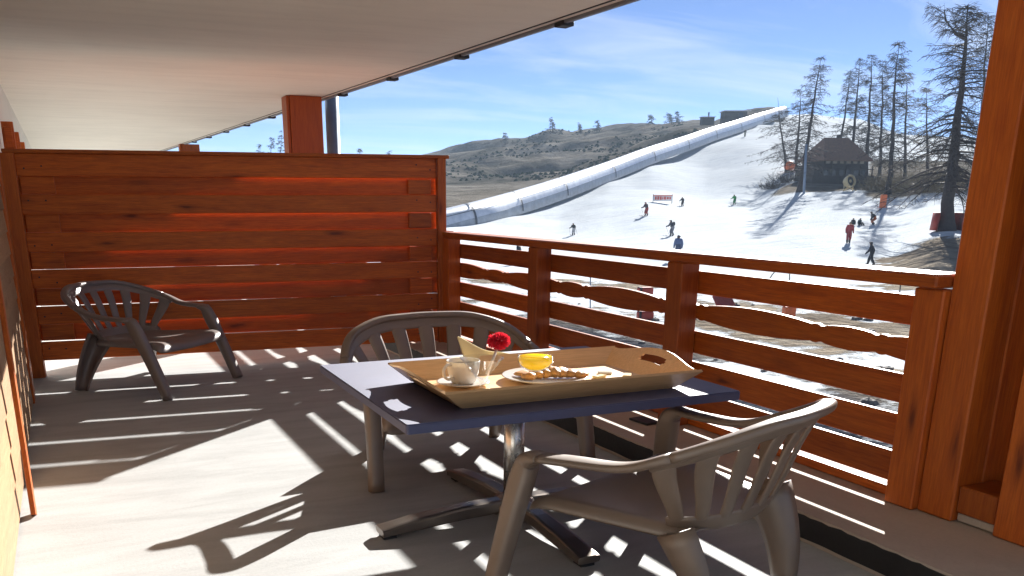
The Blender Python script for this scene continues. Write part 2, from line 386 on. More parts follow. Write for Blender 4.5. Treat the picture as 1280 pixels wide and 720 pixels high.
def sstep(a, b, x):
    t = min(1, max(0, (x - a) / (b - a))); return t * t * (3 - 2 * t)
def build_terrain():
    th = list(np.radians(np.concatenate([np.arange(-180, -42, 6.0), np.arange(-42, 42, 0.2), np.arange(42, 180, 6.0)])))
    rr = list(np.concatenate([np.linspace(0.5, 12, 6), np.linspace(14, 60, 70), np.geomspace(60.8, 620, 190), np.geomspace(640, 2500, 16)]))
    V, F, SN, AS, NE = [], [], [], [], []
    nth = len(th)
    for r in rr:
        for a in th:
            P = FH * (r * math.cos(a)) + RIGHT * (r * math.sin(a))
            z = ground_z(P.x, P.y)
            V.append((P.x, P.y, z))
            v = r * math.cos(a); ta = math.tan(a) if abs(a) < 1.3 else math.copysign(3.6, a)
            px = CX + 1151 * ta
            n1 = noise.fractal(Vector((P.x * 0.06, P.y * 0.06, 7.0)), 1.0, 2.0, 4)
            n2 = noise.fractal(Vector((P.x * 0.25, P.y * 0.25, 1.0)), 1.0, 2.0, 4)
            s = 1.0
            if v < 58: s = 0.40 + 0.6 * n2 + 0.35 * n1 + 0.28 * sstep(24, 50, P.x)
            # bare patch around the big larch
            e = ((px - 1190) / 120) ** 2 + ((v - 68) / 13) ** 2
            s -= 1.1 * max(0, 1.25 - e) * (0.8 + 0.7 * n2)
            # ground under the trees and lodge
            e = ((px - 1030) / 75) ** 2 + ((v - 152) / 14) ** 2
            s -= 1.2 * max(0, 1.15 - e)
            if px > 1060: s -= 1.3 * sstep(118, 132, v) * sstep(1060, 1110, px) * (1 - sstep(210, 240, v))
            # hill beyond the tunnel: tunnel line in (px, v)
            tv = np.interp(px, [300, 560, 640, 700, 760, 810, 880, 940, 970], [97, 120, 135, 150, 172, 194, 240, 288, 320])
            if px < 975 and v > tv: s -= 1.25 * sstep(tv + 3, tv + 12 + max(0, 690 - px) * 0.25, v) * (1 + 0.25 * n1)
            if v > 420: s -= 1
            SN.append(s); NE.append(1 - 0.8 * sstep(105, 130, v) - 0.2 * sstep(200, 260, v))
            AS.append(sstep(22, 18.5, P.x + 2.0 * n1))
    for i in range(len(rr) - 1):
        for k in range(nth):
            F.append((i * nth + k, i * nth + (k + 1) % nth, (i + 1) * nth + (k + 1) % nth, (i + 1) * nth + k))
    F.append(tuple(range(nth - 1, -1, -1)))
    o = mesh_obj('snowy_ground', V, F, None, smooth=True)
    me = o.data
    for nm, d in (('snow', SN), ('asph', AS), ('tan', NE)):
        at_ = me.attributes.new(nm, 'FLOAT', 'POINT'); at_.data.foreach_set('value', d)
    mt, t, b = newmat('snow_and_earth')
    c = N(t, 'ShaderNodeTexCoord').outputs['Object']
    def attr(nm): 
        q = N(t, 'ShaderNodeAttribute'); q.attribute_name = nm; return q.outputs['Fac']
    n_f = noi(t, c, 1.6, 6, 0.7); n_m = noi(t, c, 0.22, 7, 0.65); n_g = noi(t, c, 0.05, 8, 0.65)
    def math_(op, a, bb):
        q = N(t, 'ShaderNodeMath', operation=op)
        for i, x in enumerate((a, bb)):
            if isinstance(x, (int, float)): q.inputs[i].default_value = x
            else: link(t, x, q.inputs[i])
        return q.outputs[0]
    sn = math_('ADD', attr('snow'), math_('MULTIPLY', math_('SUBTRACT', n_f, 0.5), 0.9))
    snm = ramp(t, sn, [(0.42, (0, 0, 0)), (0.58, (1, 1, 1))])
    snow = mixrgb(t, 0.5, ramp(t, n_m, [(0.3, (0.56, 0.60, 0.63)), (0.7, (0.71, 0.75, 0.765))]), ramp(t, n_g, [(0.35, (0.57, 0.59, 0.60)), (0.6, (0.70, 0.74, 0.765))]))
    earth = mixrgb(t, 0.5, ramp(t, n_f, [(0.3, (0.05, 0.042, 0.030)), (0.7, (0.17, 0.14, 0.10))]),
                   ramp(t, n_m, [(0.35, (0.04, 0.044, 0.040)), (0.50, (0.14, 0.128, 0.112)), (0.66, (0.27, 0.255, 0.23))]))
    asph = ramp(t, n_f, [(0.3, (0.022, 0.026, 0.036)), (0.8, (0.075, 0.08, 0.095))])
    earth = mixrgb(t, 0.55, earth, ramp(t, noi(t, c, 0.035, 9, 0.7, 0.5), [(0.40, (0.022, 0.028, 0.026)), (0.50, (0.12, 0.11, 0.095)), (0.62, (0.26, 0.245, 0.22))]))
    earth = mixrgb(t, attr('tan'), earth, mixrgb(t, 0.5, ramp(t, n_f, [(0.3, (0.15, 0.12, 0.09)), (0.7, (0.36, 0.31, 0.25))]), ramp(t, n_m, [(0.35, (0.13, 0.105, 0.08)), (0.65, (0.34, 0.30, 0.24))])))
    grd = mixrgb(t, attr('asph'), earth, asph)
    vs = N(t, 'ShaderNodeMapping'); vs.inputs['Rotation'].default_value = (0, 0, R(35)); vs.inputs['Scale'].default_value = (0.05, 1.6, 1)
    link(t, c, vs.inputs['Vector'])
    trk = noi(t, vs.outputs[0], 1.3, 6, 0.75, 0.3)
    vs2 = N(t, 'ShaderNodeMapping'); vs2.inputs['Rotation'].default_value = (0, 0, R(-8)); vs2.inputs['Scale'].default_value = (0.07, 2.2, 1)
    link(t, c, vs2.inputs['Vector']); trk2 = noi(t, vs2.outputs[0], 1.0, 5, 0.75, 0.5)
    snow = mixrgb(t, 0.85, snow, mixrgb(t, 1.0, ramp(t, trk, [(0.36, (0.78, 0.80, 0.84)), (0.52, (1, 1, 1))]), ramp(t, trk2, [(0.34, (0.84, 0.86, 0.90)), (0.5, (1.0, 1.0, 1.0))]), 'MULTIPLY'), 'MULTIPLY')
    link(t, mixrgb(t, snm, grd, snow), b.inputs['Base Color'])
    link(t, ramp(t, snm, [(0, (0.85,) * 3), (1, (0.55,) * 3)]), b.inputs['Roughness'])
    b.inputs['Specular IOR Level'].default_value = 0.0
    hh = math_('ADD', math_('MULTIPLY', n_f, 0.6), trk)
    inv = math_('SUBTRACT', 1.0, snm)
    hh = math_('ADD', math_('MULTIPLY', hh, 0.16), math_('MULTIPLY', inv, math_('ADD', math_('MULTIPLY', n_m, 1.6), math_('MULTIPLY', n_g, 6.0))))
    bump(t, b, hh, 0.6, 1.0)
    me.materials.append(mt)
    tag(o, kind='structure')
build_terrain()

# ------------------------------------------------------------------ balcony shell
def slab(name, poly, z0, z1, mat, parent=None):
    n = len(poly)
    V = [(x, y, z0) for x, y in poly] + [(x, y, z1) for x, y in poly]
    F = [tuple(range(n - 1, -1, -1)), tuple(range(n, 2 * n))] + [(i, (i + 1) % n, n + (i + 1) % n, n + i) for i in range(n)]
    return mesh_obj(name, V, F, mat, parent)
tag(slab('balcony_floor', [(-0.6, -4), (2.63, -4), (2.63, 26), (-0.6, 26)], -0.22, 0.0, M['floor']), kind='structure')
# kerb: concrete upstand with a ragged bitumen-painted face
kerb = tag(slab('balcony_kerb', [(2.634, -4), (3.34, -4), (3.34, 26), (2.634, 26)], -0.22, 0.12, M['kerb']), kind='structure')
random.seed(4)
V, F = [], []
ny = 520
for i in range(ny + 1):
    y = -1 + 17 * i / ny
    top = 0.111 + 0.005 * noise.noise(Vector((y * 4, 0, 0))) + 0.006 * noise.noise(Vector((y * 19, 3, 0))) + random.uniform(-.0015, .0015)
    bot = 0.014 + 0.004 * noise.noise(Vector((y * 6, 9, 0)))
    V += [(2.6305, y, bot), (2.6305, y, top), (2.636, y, top), (2.636, y, bot)]
for i in range(ny):
    for k in range(4): F.append((4 * i + k, 4 * i + (k + 1) % 4, 4 * i + 4 + (k + 1) % 4, 4 * i + 4 + k))
mesh_obj('bitumen_coat', V, F, M['bitumen'], kerb)
def edgeX(y): return 3.0 - 0.035 * (y - 4.6)
ceil = slab('balcony_ceiling', [(-0.75, -4), (edgeX(-4), -4), (edgeX(27), 27), (-0.75, 27)], 2.40, 2.62, M['ceiling'])
tag(ceil, kind='structure')
# drip edge along the ceiling border
ang = math.atan(0.035)
ln = 31 / math.cos(ang); ym = 11.5
box('drip_edge', (edgeX(ym) + 0.018, ym, 2.462), (0.03, ln, 0.16), M['lead'], ceil, (0, 0, ang), 0.003)
box('groove_shade_strip', (edgeX(ym) - 0.055, ym, 2.3985), (0.012, ln, 0.006), M['black'], ceil, (0, 0, ang), 0.0)  # solid black strip standing in for the shade of a groove
for yb in (3.9, 5.28, 6.75, 8.2, 9.62, 11.1, 12.6, 14.1, 15.6, 17.1, 18.6):
    box('gutter_bracket', (edgeX(yb) + 0.035, yb, 2.383), (0.085, 0.10, 0.026), M['black'], ceil, (0, 0, ang), 0.003)
# left wall
wall = tag(slab('apartment_wall', [(-0.75, -4), (-0.36, -4), (-0.36, 6.9), (-0.36, 26), (-0.75, 26)], -0.2, 2.40, M['plaster']),
           'white apartment wall clad in honey pine boards along the left side', 'wall')
nb = 17
for k in range(nb):
    o = box('cladding_board', (-0.335, 4.45, 0.012 + 0.07 + k * 0.141), (0.032, 4.5, 0.139), M['pine'], wall, (0, R(-3.5), 0), 0.004)  # boards cut short so unseen white plaster behind the camera bounces light
# timber post at the end of the cladding
wp = empty('wall_post', (-0.37, 6.78, 0))
tag(wp, 'upright red-brown timber post at the end of the wall cladding', 'post')
box('post_shaft', (0, 0, 0.81), (0.13, 0.16, 1.62), M['woodz'], wp)
box('fixing_batten', (0.045, -0.115, 0.79), (0.04, 0.06, 1.58), M['woodz'], wp)
# leaning lath near the camera
p0 = Vector((-0.262, 4.16, 0.004)); p1 = Vector((-0.292, 4.66, 1.38)); dlt = p1 - p0
lath = mesh_obj('leaning_lath', *sweep([p0, p0.lerp(p1, .5), p1], 0.034, 0.012, roundrect(8, 6), side=Vector((0, 1, 0))), M['woodz'])
tag(lath, 'thin reddish wooden lath leaning against the pale lit wall boards', 'lath')

# neighbour's open shutters beyond the screen
for k, (y, w) in enumerate(((8.6, 0.5), (9.9, 0.42), (11.6, 0.45))):
    sh = empty('window_shutter', (-0.34, y, 0.95))
    tag(sh, ['nearest red-brown window shutter on the wall past the wooden screen', 'middle red-brown window shutter on the wall past the wooden screen',
             'farthest red-brown window shutter on the wall past the wooden screen'][k], 'shutter', 'shutters of the next flat')
    box('shutter_frame', (0.045, 0, 0.50), (0.09, 0.045, 1.0), M['woodz'], sh)
    for j in range(6): box('slat', (0.045, -0.03, 0.1 + j * 0.16), (0.06, 0.015, 0.12), M['wood'], sh)

# ------------------------------------------------------------------ privacy screen
PD = Vector((0.99448683, -0.10486158, 0)); PA = math.atan2(PD.y, PD.x)
scr = empty('privacy_screen', (-0.27, 7.66, 0), PA)
tag(scr, 'red-brown wooden privacy screen of overlapping horizontal boards', 'screen')
L = 3.33
box('post', (-0.030, -0.005, 0.835), (0.112, 0.075, 1.67), M['woodz'], scr)
box('post', (L - 0.037, -0.005, 0.835), (0.075, 0.075, 1.67), M['woodz'], scr)
box('top_rail', (L / 2 - 0.011, 0.03, 1.684), (L + 0.08, 0.15, 0.028), M['wood'], scr)
edges = [1.669, 1.512, 1.376, 1.238, 1.098, 0.960, 0.825, 0.688, 0.548, 0.412, 0.275, 0.132]
BL = L - 0.11
for k in range(11):
    z1, z0 = edges[k], edges[k + 1]
    front = (k % 2 == 0)
    h = z1 - z0 + (random.uniform(0.001, 0.005) if front else 0.0)
    yy = 0.004 if front else 0.068
    ln = BL + 0.008 if front else BL + 0.06
    box('board', (0.028 + BL / 2 , yy, (z0 + z1) / 2), (ln, 0.03, h), M['wood'], scr, (R(random.uniform(-.4, .4)), R(random.uniform(-.06, .06)), 0), 0.005)
    if front:
        for xx in (0.028 + 0.05, 0.028 + 0.17, 0.028 + BL - 0.05, 0.028 + BL - 0.17):
            V, F = lathe([(0, 0.0), (0.0065, 0.0), (0.0065, 0.004), (0, 0.005)], 8)
            o = mesh_obj('screw', V, F, M['black'], scr); o.rotation_euler = (R(90), 0, 0); o.location = (xx, -0.0105, (z0 + z1) / 2 + random.uniform(-.03, .03))
    if not front:
        for xx, w in ((0.028 + 0.125, 0.235), (0.028 + BL - 0.135, 0.20)):
            box('spacer_block', (xx, 0.034, (z0 + z1) / 2), (w, 0.030, h - 0.012), M['wood'], scr, bev=0.004)

# ------------------------------------------------------------------ railing
def wavy(y0, y1):
    V, F = [], []; n = 90; x0, x1 = 3.12, 3.146; zc = 0.757
    for i in range(n + 1):
        y = lerp(y0, y1, i / n)
        ph = ((6.47 - y) / 1.2) % 1.0            # 0 = middle of the bead
        d = min(ph, 1 - ph) * 1.2                # distance from the bead middle
        if d < 0.13: hw = 0.050 - 0.55 * d * d
        elif d < 0.165: hw = 0.036
        elif d < 0.20: hw = 0.043
        else:
            q = (d - 0.20) / 0.40; hw = 0.036 + 0.026 * math.sin(math.pi * 0.5 * min(1, q)) ** 0.8
        V += [(x0, y, zc - hw), (x0, y, zc + hw), (x1, y, zc + hw), (x1, y, zc - hw)]
    for i in range(n):
        for k in range(4): F.append((4 * i + k, 4 * i + 4 + k, 4 * i + 4 + (k + 1) % 4, 4 * i + (k + 1) % 4))
    F += [(0, 1, 2, 3), tuple(4 * n + k for k in (3, 2, 1, 0))]
    return V, F
def railing(name, label, ys, ends, y_from, y_to):
    r = empty(name, (3.1, (y_from + y_to) / 2, 0.12)); tag(r, label, 'railing')
    off = -Vector(r.location)
    def b(nm, c, s, mt, rot=(0, 0, 0), bev=0.004): return box(nm, Vector(c) + off, s, mt, r, rot, bev)
    b('handrail', (3.085, (y_from + y_to) / 2, 1.048), (0.17, y_to - y_from, 0.053), M['woody'], bev=0.008)
    for y in ys: b('post', (3.06, y, 0.57), (0.118, 0.135, 0.902), M['woodz'], bev=0.006)
    for (a, c) in ends:
        for z0, z1 in ((0.855, 0.975), (0.53, 0.652), (0.345, 0.482), (0.19, 0.321), (0.122, 0.165)):
            b('rail_board', (3.133 + random.uniform(-.002, .002), (a + c) / 2, (z0 + z1) / 2), (0.026, c - a, z1 - z0), M['woody'], (0, R(random.uniform(-1, 1)), 0), 0.004)
        w = mesh_obj('wavy_board', *wavy(a, c), M['woody'], r); w.location = off
    return r
railing('balcony_railing', 'red-brown balcony railing with wavy middle boards beside the table',
        [7.22, 5.62, 3.99], [(5.62, 7.27), (3.99, 5.615), (2.37, 3.985)], 2.372, 7.275)
railing('balcony_railing', 'continuation of the red-brown railing behind the wooden screen',
        [8.9, 10.6, 12.2, 13.8, 15.4], [(7.40, 8.9), (8.905, 10.6), (10.605, 12.2), (12.205, 13.8), (13.805, 15.4)], 7.40, 15.5)
# ------------------------------------------------------------------ timber pillar at the right
pl = empty('timber_pillar', (3.2, 2.1, 0.12)); tag(pl, 'tall red-brown boxed timber pillar at the right end of the railing', 'pillar')
def pb(nm, c, s, mt=None, bev=0.006): return box(nm, (c[0] - 3.2, c[1] - 2.1, c[2] - 0.12), s, mt or M['woodz'], pl, bev=bev)
pb('plank', (3.085, 2.438, 0.568), (0.07, 0.135, 0.893))
pb('plank', (3.155, 2.288, 1.26), (0.15, 0.156, 2.276))
pb('plank', (3.295, 2.285, 1.26), (0.125, 0.15, 2.276))
pb('back_board', (3.375, 2.06, 1.26), (0.03, 0.60, 2.276))
pb('sill_block', (3.20, 2.125, 0.215), (0.20, 0.166, 0.11))
pb('foot_plate', (3.19, 2.125, 0.142), (0.16, 0.164, 0.036), M['kerb'])
pb('plank', (3.16, 1.955, 1.26), (0.14, 0.17, 2.276))
pb('plank', (3.16, 1.78, 1.26), (0.14, 0.17, 2.276))
# far pillars
for k, y in enumerate((10.0, 19.6)):
    f = empty('timber_post', (2.56, y, 0)); tag(f, ['big square timber post behind the wooden screen, beside the grey pipe', 'distant timber post under the far end of the ceiling'][k], 'post')
    if k: f.location.x = 2.60
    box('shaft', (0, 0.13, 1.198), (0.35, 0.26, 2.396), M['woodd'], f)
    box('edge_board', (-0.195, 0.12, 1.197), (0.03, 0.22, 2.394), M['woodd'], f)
dp = mesh_obj('downpipe', *lathe([(0.0, 0), (0.075, 0), (0.075, 0.6), (0.08, 0.6), (0.08, 0.66), (0.075, 0.66), (0.075, 2.9), (0, 2.9)], 20), M['zinc'], None, True)
dp.location = (2.95, 10.38, 0.12); tag(dp, 'blue-grey round downpipe beside the timber post', 'pipe')

# ------------------------------------------------------------------ table
TC = Vector((1.680, 3.279, 0))
tb = empty('bistro_table', TC, R(-1.2)); tag(tb, 'square navy-topped bistro table on a metal cross base', 'table')
def rounded_slab(hx, hy, r, z0, z1, bev):
    bm = bmesh.new(); pts = []
    for cx, cy, a0 in ((hx - r, hy - r, 0), (-hx + r, hy - r, 90), (-hx + r, -hy + r, 180), (hx - r, -hy + r, 270)):
        for k in range(5):
            a = R(a0 + 22.5 * k); pts.append(bm.verts.new((cx + r * math.cos(a), cy + r * math.sin(a), z0)))
    f = bm.faces.new(pts)
    ex = bmesh.ops.extrude_face_region(bm, geom=[f]); vs = [v for v in ex['geom'] if isinstance(v, bmesh.types.BMVert)]
    bmesh.ops.translate(bm, verts=vs, vec=(0, 0, z1 - z0))
    bmesh.ops.recalc_face_normals(bm, faces=bm.faces)
    es = [e for e in bm.edges if abs(e.verts[0].co.z - e.verts[1].co.z) < 1e-6]
    bmesh.ops.bevel(bm, geom=es, offset=bev, segments=2, affect='EDGES')
    return bm
def from_bm(name, bm, mat, parent=None, smooth=False):
    me = bpy.data.meshes.new(name); bm.to_mesh(me); bm.free(); me.materials.append(mat)
    if smooth: me.polygons.foreach_set('use_smooth', [True] * len(me.polygons))
    o = bpy.data.objects.new(name, me); COL.objects.link(o); o.parent = parent; return o
TZ = 0.627
from_bm('table_top', rounded_slab(0.695, 0.604, 0.012, TZ - 0.036, TZ, 0.004), M['navy'], tb)
from_bm('under_frame', rounded_slab(0.20, 0.20, 0.02, TZ - 0.056, TZ - 0.037, 0.003), M['black'], tb)
mesh_obj('column', *lathe([(0, 0.07), (0.045, 0.07), (0.045, TZ - 0.057), (0, TZ - 0.057)], 28), M['alu'], tb, True)
mesh_obj('hub', *lathe([(0, 0.105), (0.05, 0.105), (0.085, 0.09), (0.10, 0.065), (0.10, 0.028), (0, 0.028)], 28), M['bronze'], tb, True)
for ea in (R(180), R(270), R(0), R(90)):
    ea += R(2)
    d = Vector((math.cos(ea), math.sin(ea), 0)); sd = Vector((-d.y, d.x, 0))
    P = [d * 0.06 + Vector((0, 0, 0.066)), d * 0.25 + Vector((0, 0, 0.062)), d * 0.48 + Vector((0, 0, 0.045)), d * 0.625 + Vector((0, 0, 0.030))]
    leg = mesh_obj('foot_arm', *sweep(P, [0.040, 0.042, 0.046, 0.050], [0.030, 0.030, 0.026, 0.016], roundrect(12, 5), side=sd), M['bronze'], tb)
    mesh_obj('foot_pad', [d * x + sd * y + Vector((0, 0, z)) for x in (0.56, 0.618) for y in (-.03, .03) for z in (0.0, 0.016)],
             [(0, 1, 3, 2), (4, 6, 7, 5), (0, 4, 5, 1), (2, 3, 7, 6), (1, 5, 7, 3), (0, 2, 6, 4)], M['black'], leg)

# ------------------------------------------------------------------ monobloc chairs
def shell(o, th, sub=1):
    md = o.modifiers.new('thickness', 'SOLIDIFY'); md.thickness = th; md.offset = 0
    if sub:
        ms = o.modifiers.new('smooth', 'SUBSURF'); ms.levels = sub; ms.render_levels = sub
    o.data.polygons.foreach_set('use_smooth', [True] * len(o.data.polygons))
    return o
def chair(name, label, loc, rz, wf=0.47, wa=0.46, wr=0.30, d=0.72, za=0.47, zt=0.70, zs=0.30, lean=0.14, mat='plastic', wb=0.44):
    c = empty(name, (loc[0], loc[1], 0), rz); tag(c, label, 'chair', 'plastic armchairs on the balcony')
    mt = M[mat]
    rr = roundrect(14, 3.2)
    ky = d / 0.72; kx = wa / 0.46
    # rim: arm - back - arm
    kb = wb / kx
    half = [(0.462, 0.36 - lean, za), (lerp(0.462, kb, .45), 0.10, za + 0.002), (lerp(0.462, kb, .8), -0.08, za + 0.014), (kb, -0.22, za + 0.065), (kb * 0.84, -0.375, lerp(za, zt, 0.70)), (kb * 0.53, -0.47, lerp(za, zt, 0.95)), (kb * 0.18, -0.505, zt)]
    pts = [(x * kx, y * ky, z) for x, y, z in half]
    full = pts + [(-x, y, z) for x, y, z in reversed(pts)]
    path = catmull(full, 7); n = len(path)
    def rimpt(u):     # u in 0..1 along the path
        f = min(max(u, 0), 1) * (n - 1); i = min(int(f), n - 2); return path[i].lerp(path[i + 1], f - i)
    # back rim (middle) and the two armrests share the line
    i0 = int(n * 0.24); i1 = n - 1 - i0
    mesh_obj('back_rim', *sweep(path[i0:i1 + 1], [0.024 + 0.004 * math.sin(math.pi * k / (i1 - i0)) for k in range(i1 - i0 + 1)], 0.017, rr, up=Vector((0, 0, 1))), mt, c, True)
    for sg, seg in ((1, path[:i0 + 1]), (-1, path[i1:][::-1])):
        q = seg if sg == 1 else seg
        m_ = len(q)
        # bend over the front corner, down to the foot
        arm = q[::-1]
        mesh_obj('armrest', *sweep(arm, [lerp(0.024, 0.044, min(1, k / (m_ * 0.6))) for k in range(m_)], [lerp(0.017, 0.014, min(1, k / (m_ * 0.6))) for k in range(m_)], rr, up=Vector((0, 0, 1))), mt, c, True)
        cx, cy = q[0].x, q[0].y
        lp = catmull([(cx, cy - 0.01, za - 0.0), (cx, cy + 0.035, za - 0.012), (cx * 1.002, cy + 0.062, za - 0.055), (lerp(cx, sg * wf, .4), lerp(cy + .066, d / 2, .40), za * 0.55), (sg * wf, d / 2, 0.0)], 7)
        k_ = len(lp)
        mesh_obj('front_leg', *sweep(lp, [lerp(0.046, 0.038, min(1, 1.6 * k / k_)) for k in range(k_)], [lerp(0.015, 0.046, min(1, k / 16)) * (1 - 0.28 * max(0, k - 16) / (k_ - 16)) for k in range(k_)], rr, side=Vector((1, 0, 0))), mt, c, True)
        # rear leg, C-shaped channel
        tp = Vector((sg * 0.285 * kx, -0.255 * ky, zs + 0.01)); ft = Vector((sg * wr, -d / 2, 0.0))
        lp2 = [tp.lerp(ft, t) + Vector((0, -0.022 * math.sin(math.pi * t), 0)) for t in [k / 8 for k in range(9)]]
        outw = Vector((sg * 0.80, 0.60, 0)).normalized()
        mesh_obj('rear_leg', *sweep(lp2, [lerp(0.088, 0.045, k / 8) for k in range(9)], [-lerp(0.105, 0.055, k / 8) * sg for k in range(9)], CPROF if sg > 0 else CPROF, side=outw.cross(Vector((0, 0, 1)))), mt, c, True)
    # seat shell
    nu, nw = 14, 12; V, F = [], []
    def seat_pt(u, w):
        y = lerp(0.30, -0.285, w) * ky; hw = lerp(0.415, 0.285, w ** 1.1) * kx
        x = u * hw; 
        z = zs - 0.028 * (1 - u * u) * math.sin(math.pi * min(1, 0.15 + w * 0.85)) + 0.028 * (1 - w)
        y += -0.05 * (1 - u * u) * w * ky
        if w < 0.12: z -= 0.030 * ((0.12 - w) / 0.12) ** 2
        return Vector((x, y, z))
    for j in range(nw + 1):
        for i in range(nu + 1): V.append(seat_pt(-1 + 2 * i / nu, j / nw))
    for j in range(nw):
        for i in range(nu):
            a = j * (nu + 1) + i; F.append((a, a + nu + 1, a + nu + 2, a + 1))
    # skirt
    ring = [j * (nu + 1) for j in range(nw, -1, -1)] + list(range(1, nu + 1)) + [j * (nu + 1) + nu for j in range(1, nw + 1)]
    base = len(V)
    for k in ring:
        p = V[k]; V.append(p + Vector((0.012 * (1 if p.x > 0 else -1) * (abs(p.x) > 0.2), 0.008 * (p.y > 0.2), -0.042)))
    for k in range(len(ring) - 1): F.append((ring[k], ring[k + 1], base + k + 1, base + k))
    shell(mesh_obj('seat', V, F, mt, c), 0.010)
    # back: slotted sheet between rim and seat
    def seat_rear(t):    # t -1..1
        s_ = math.sin(t * math.pi / 2)
        return Vector((s_ * 0.300 * kx, (-0.335 + 0.19 * abs(t) ** 2.2) * ky, zs - 0.012 + 0.012 * abs(t)))
    def back_pt(t, h):   # h 0 seat .. 1 rim
        a = seat_rear(t); b = rimpt(0.5 - t * 0.34)
        p = a.lerp(b, h); bul = math.sin(math.pi * h) * 0.022
        return p + Vector((0, -bul * (0.4 - h) * 2.0, 0))
    def strip(nm, t0, t1, h0, h1, nt, nh):
        V, F = [], []
        for j in range(nh + 1):
            for i in range(nt + 1): V.append(back_pt(lerp(t0, t1, i / nt), lerp(h0, h1, j / nh)))
        for j in range(nh):
            for i in range(nt):
                a = j * (nt + 1) + i; F.append((a, a + 1, a + nt + 2, a + nt + 1))
        return shell(mesh_obj(nm, V, F, mt, c), 0.016)
    strip('lower_band', -0.9, 0.9, -0.02, 0.17, 24, 2)
    strip('upper_band', -0.88, 0.88, 0.84, 1.0, 24, 2)
    ns = 9; sw = 0.112
    for k in range(ns):
        tcn = -0.80 + 1.60 * k / (ns - 1); hw_ = sw / 2 if 0 < k < ns - 1 else sw * 0.60
        strip('back_slat', tcn - hw_, tcn + hw_, 0.09, 0.90, 2, 9)
    return c
chair('plastic_chair', 'brown plastic armchair nearest the camera, seen from behind', (1.90, 2.49), R(22), wf=0.54, wa=0.46, wr=0.27, d=0.72, za=0.51, zt=0.705, zs=0.325, wb=0.39)
chair('plastic_chair', 'brown plastic armchair behind the table, facing the breakfast tray', (1.83, 4.22), R(181), wf=0.60, wa=0.58, wr=0.36, wb=0.56, d=0.70, za=0.47, zt=0.715, zs=0.30)
chair('plastic_chair', 'empty grey-brown plastic armchair standing alone by the wooden screen', (0.55, 6.96), R(-133), wf=0.43, wa=0.43, wr=0.385, d=0.80, za=0.545, zt=0.735, zs=0.36, lean=0.26, mat='plastic2', wb=0.48)

# ------------------------------------------------------------------ breakfast tray
TR = Vector((1.70, 3.085, TZ + 0.001))
tr = empty('serving_tray', TR, R(-1.0)); tag(tr, 'light wooden serving tray with flared sides and handle holes', 'tray')
hx, hy, bx_, by_, th = 0.545, 0.325, 0.460, 0.262, 0.011
from_bm('tray_base', rounded_slab(bx_, by_, 0.01, 0.0, 0.011, 0.002), M['tray'], tr)
def quad_wall(name, a, b, c, d, th, inward):
    nrm = (b - a).cross(d - a).normalized()
    if nrm.dot(inward) < 0: nrm = -nrm
    V = [a, b, c, d, a + nrm * th, b + nrm * th, c + nrm * th, d + nrm * th]
    F = [(0, 1, 2, 3), (7, 6, 5, 4), (0, 4, 5, 1), (1, 5, 6, 2), (2, 6, 7, 3), (3, 7, 4, 0)]
    return mesh_obj(name, V, F, M['tray'], tr)
HS = 0.070
for sg in (-1, 1):
    quad_wall('long_side', Vector((-bx_ - .004, sg * by_, 0.002)), Vector((bx_ + .004, sg * by_, 0.002)), Vector((hx, sg * hy, HS)), Vector((-hx, sg * hy, HS)), th, Vector((0, -sg, 0)))
def end_wall(sg):
    """curved end with a rounded handle slot: built as columns with a hole"""
    def pt(v, h, k):   # v -1..1 across, h height 0..1(=top profile)
        top = HS + 0.034 * (math.cos(max(-1, min(1, v / 0.86)) * math.pi) * 0.5 + 0.5) ** 0.7
        z = 0.002 + (top - 0.002) * h
        f = (z - 0.002) / (HS - 0.002)
        x = lerp(bx_, hx, f); w = lerp(by_, hy, min(1.0, f))
        return Vector((sg * (x - k * 0.011), v * (w - 0.004), z + k * 0.004))
    vs = [-1, -.85, -.7, -.55, -.40, -.30, -.27, -.24, -.1, 0, .1, .24, .27, .30, .40, .55, .7, .85, 1]
    n = len(vs); V, F = [], []
    hs = [0, 0.52, 0.60, 0.68, 0.76, 1.0]
    for k in (0, 1):
        for v in vs:
            for h in hs: V.append(pt(v, h, k))
    mh = len(hs); o2 = n * mh
    hole = lambda i, j: (j in (1, 3) and 6 <= i < n - 7) or (j == 2 and 5 <= i < n - 6) if False else ((j in (1, 2, 3)) and 5 <= i < n - 6)
    hole = lambda i, j: (j in (1, 3) and 6 <= i <= n - 8) or (j == 2 and 5 <= i <= n - 7)
    def solid(i, j): return 0 <= i < n - 1 and 0 <= j < mh - 1 and not hole(i, j)
    for i in range(n - 1):
        for j in range(mh - 1):
            if not solid(i, j): continue
            a, b, c_, d_ = i * mh + j, (i + 1) * mh + j, (i + 1) * mh + j + 1, i * mh + j + 1
            F.append((a, b, c_, d_)); F.append((o2 + d_, o2 + c_, o2 + b, o2 + a))
            for (p, q, ni, nj) in ((a, b, i, j - 1), (b, c_, i + 1, j), (c_, d_, i, j + 1), (d_, a, i - 1, j)):
                if not solid(ni, nj): F.append((p, q, o2 + q, o2 + p))
    return mesh_obj('handle_end', V, F, M['tray'], tr)
end_wall(-1); end_wall(1)
ZB = TZ + 0.0135
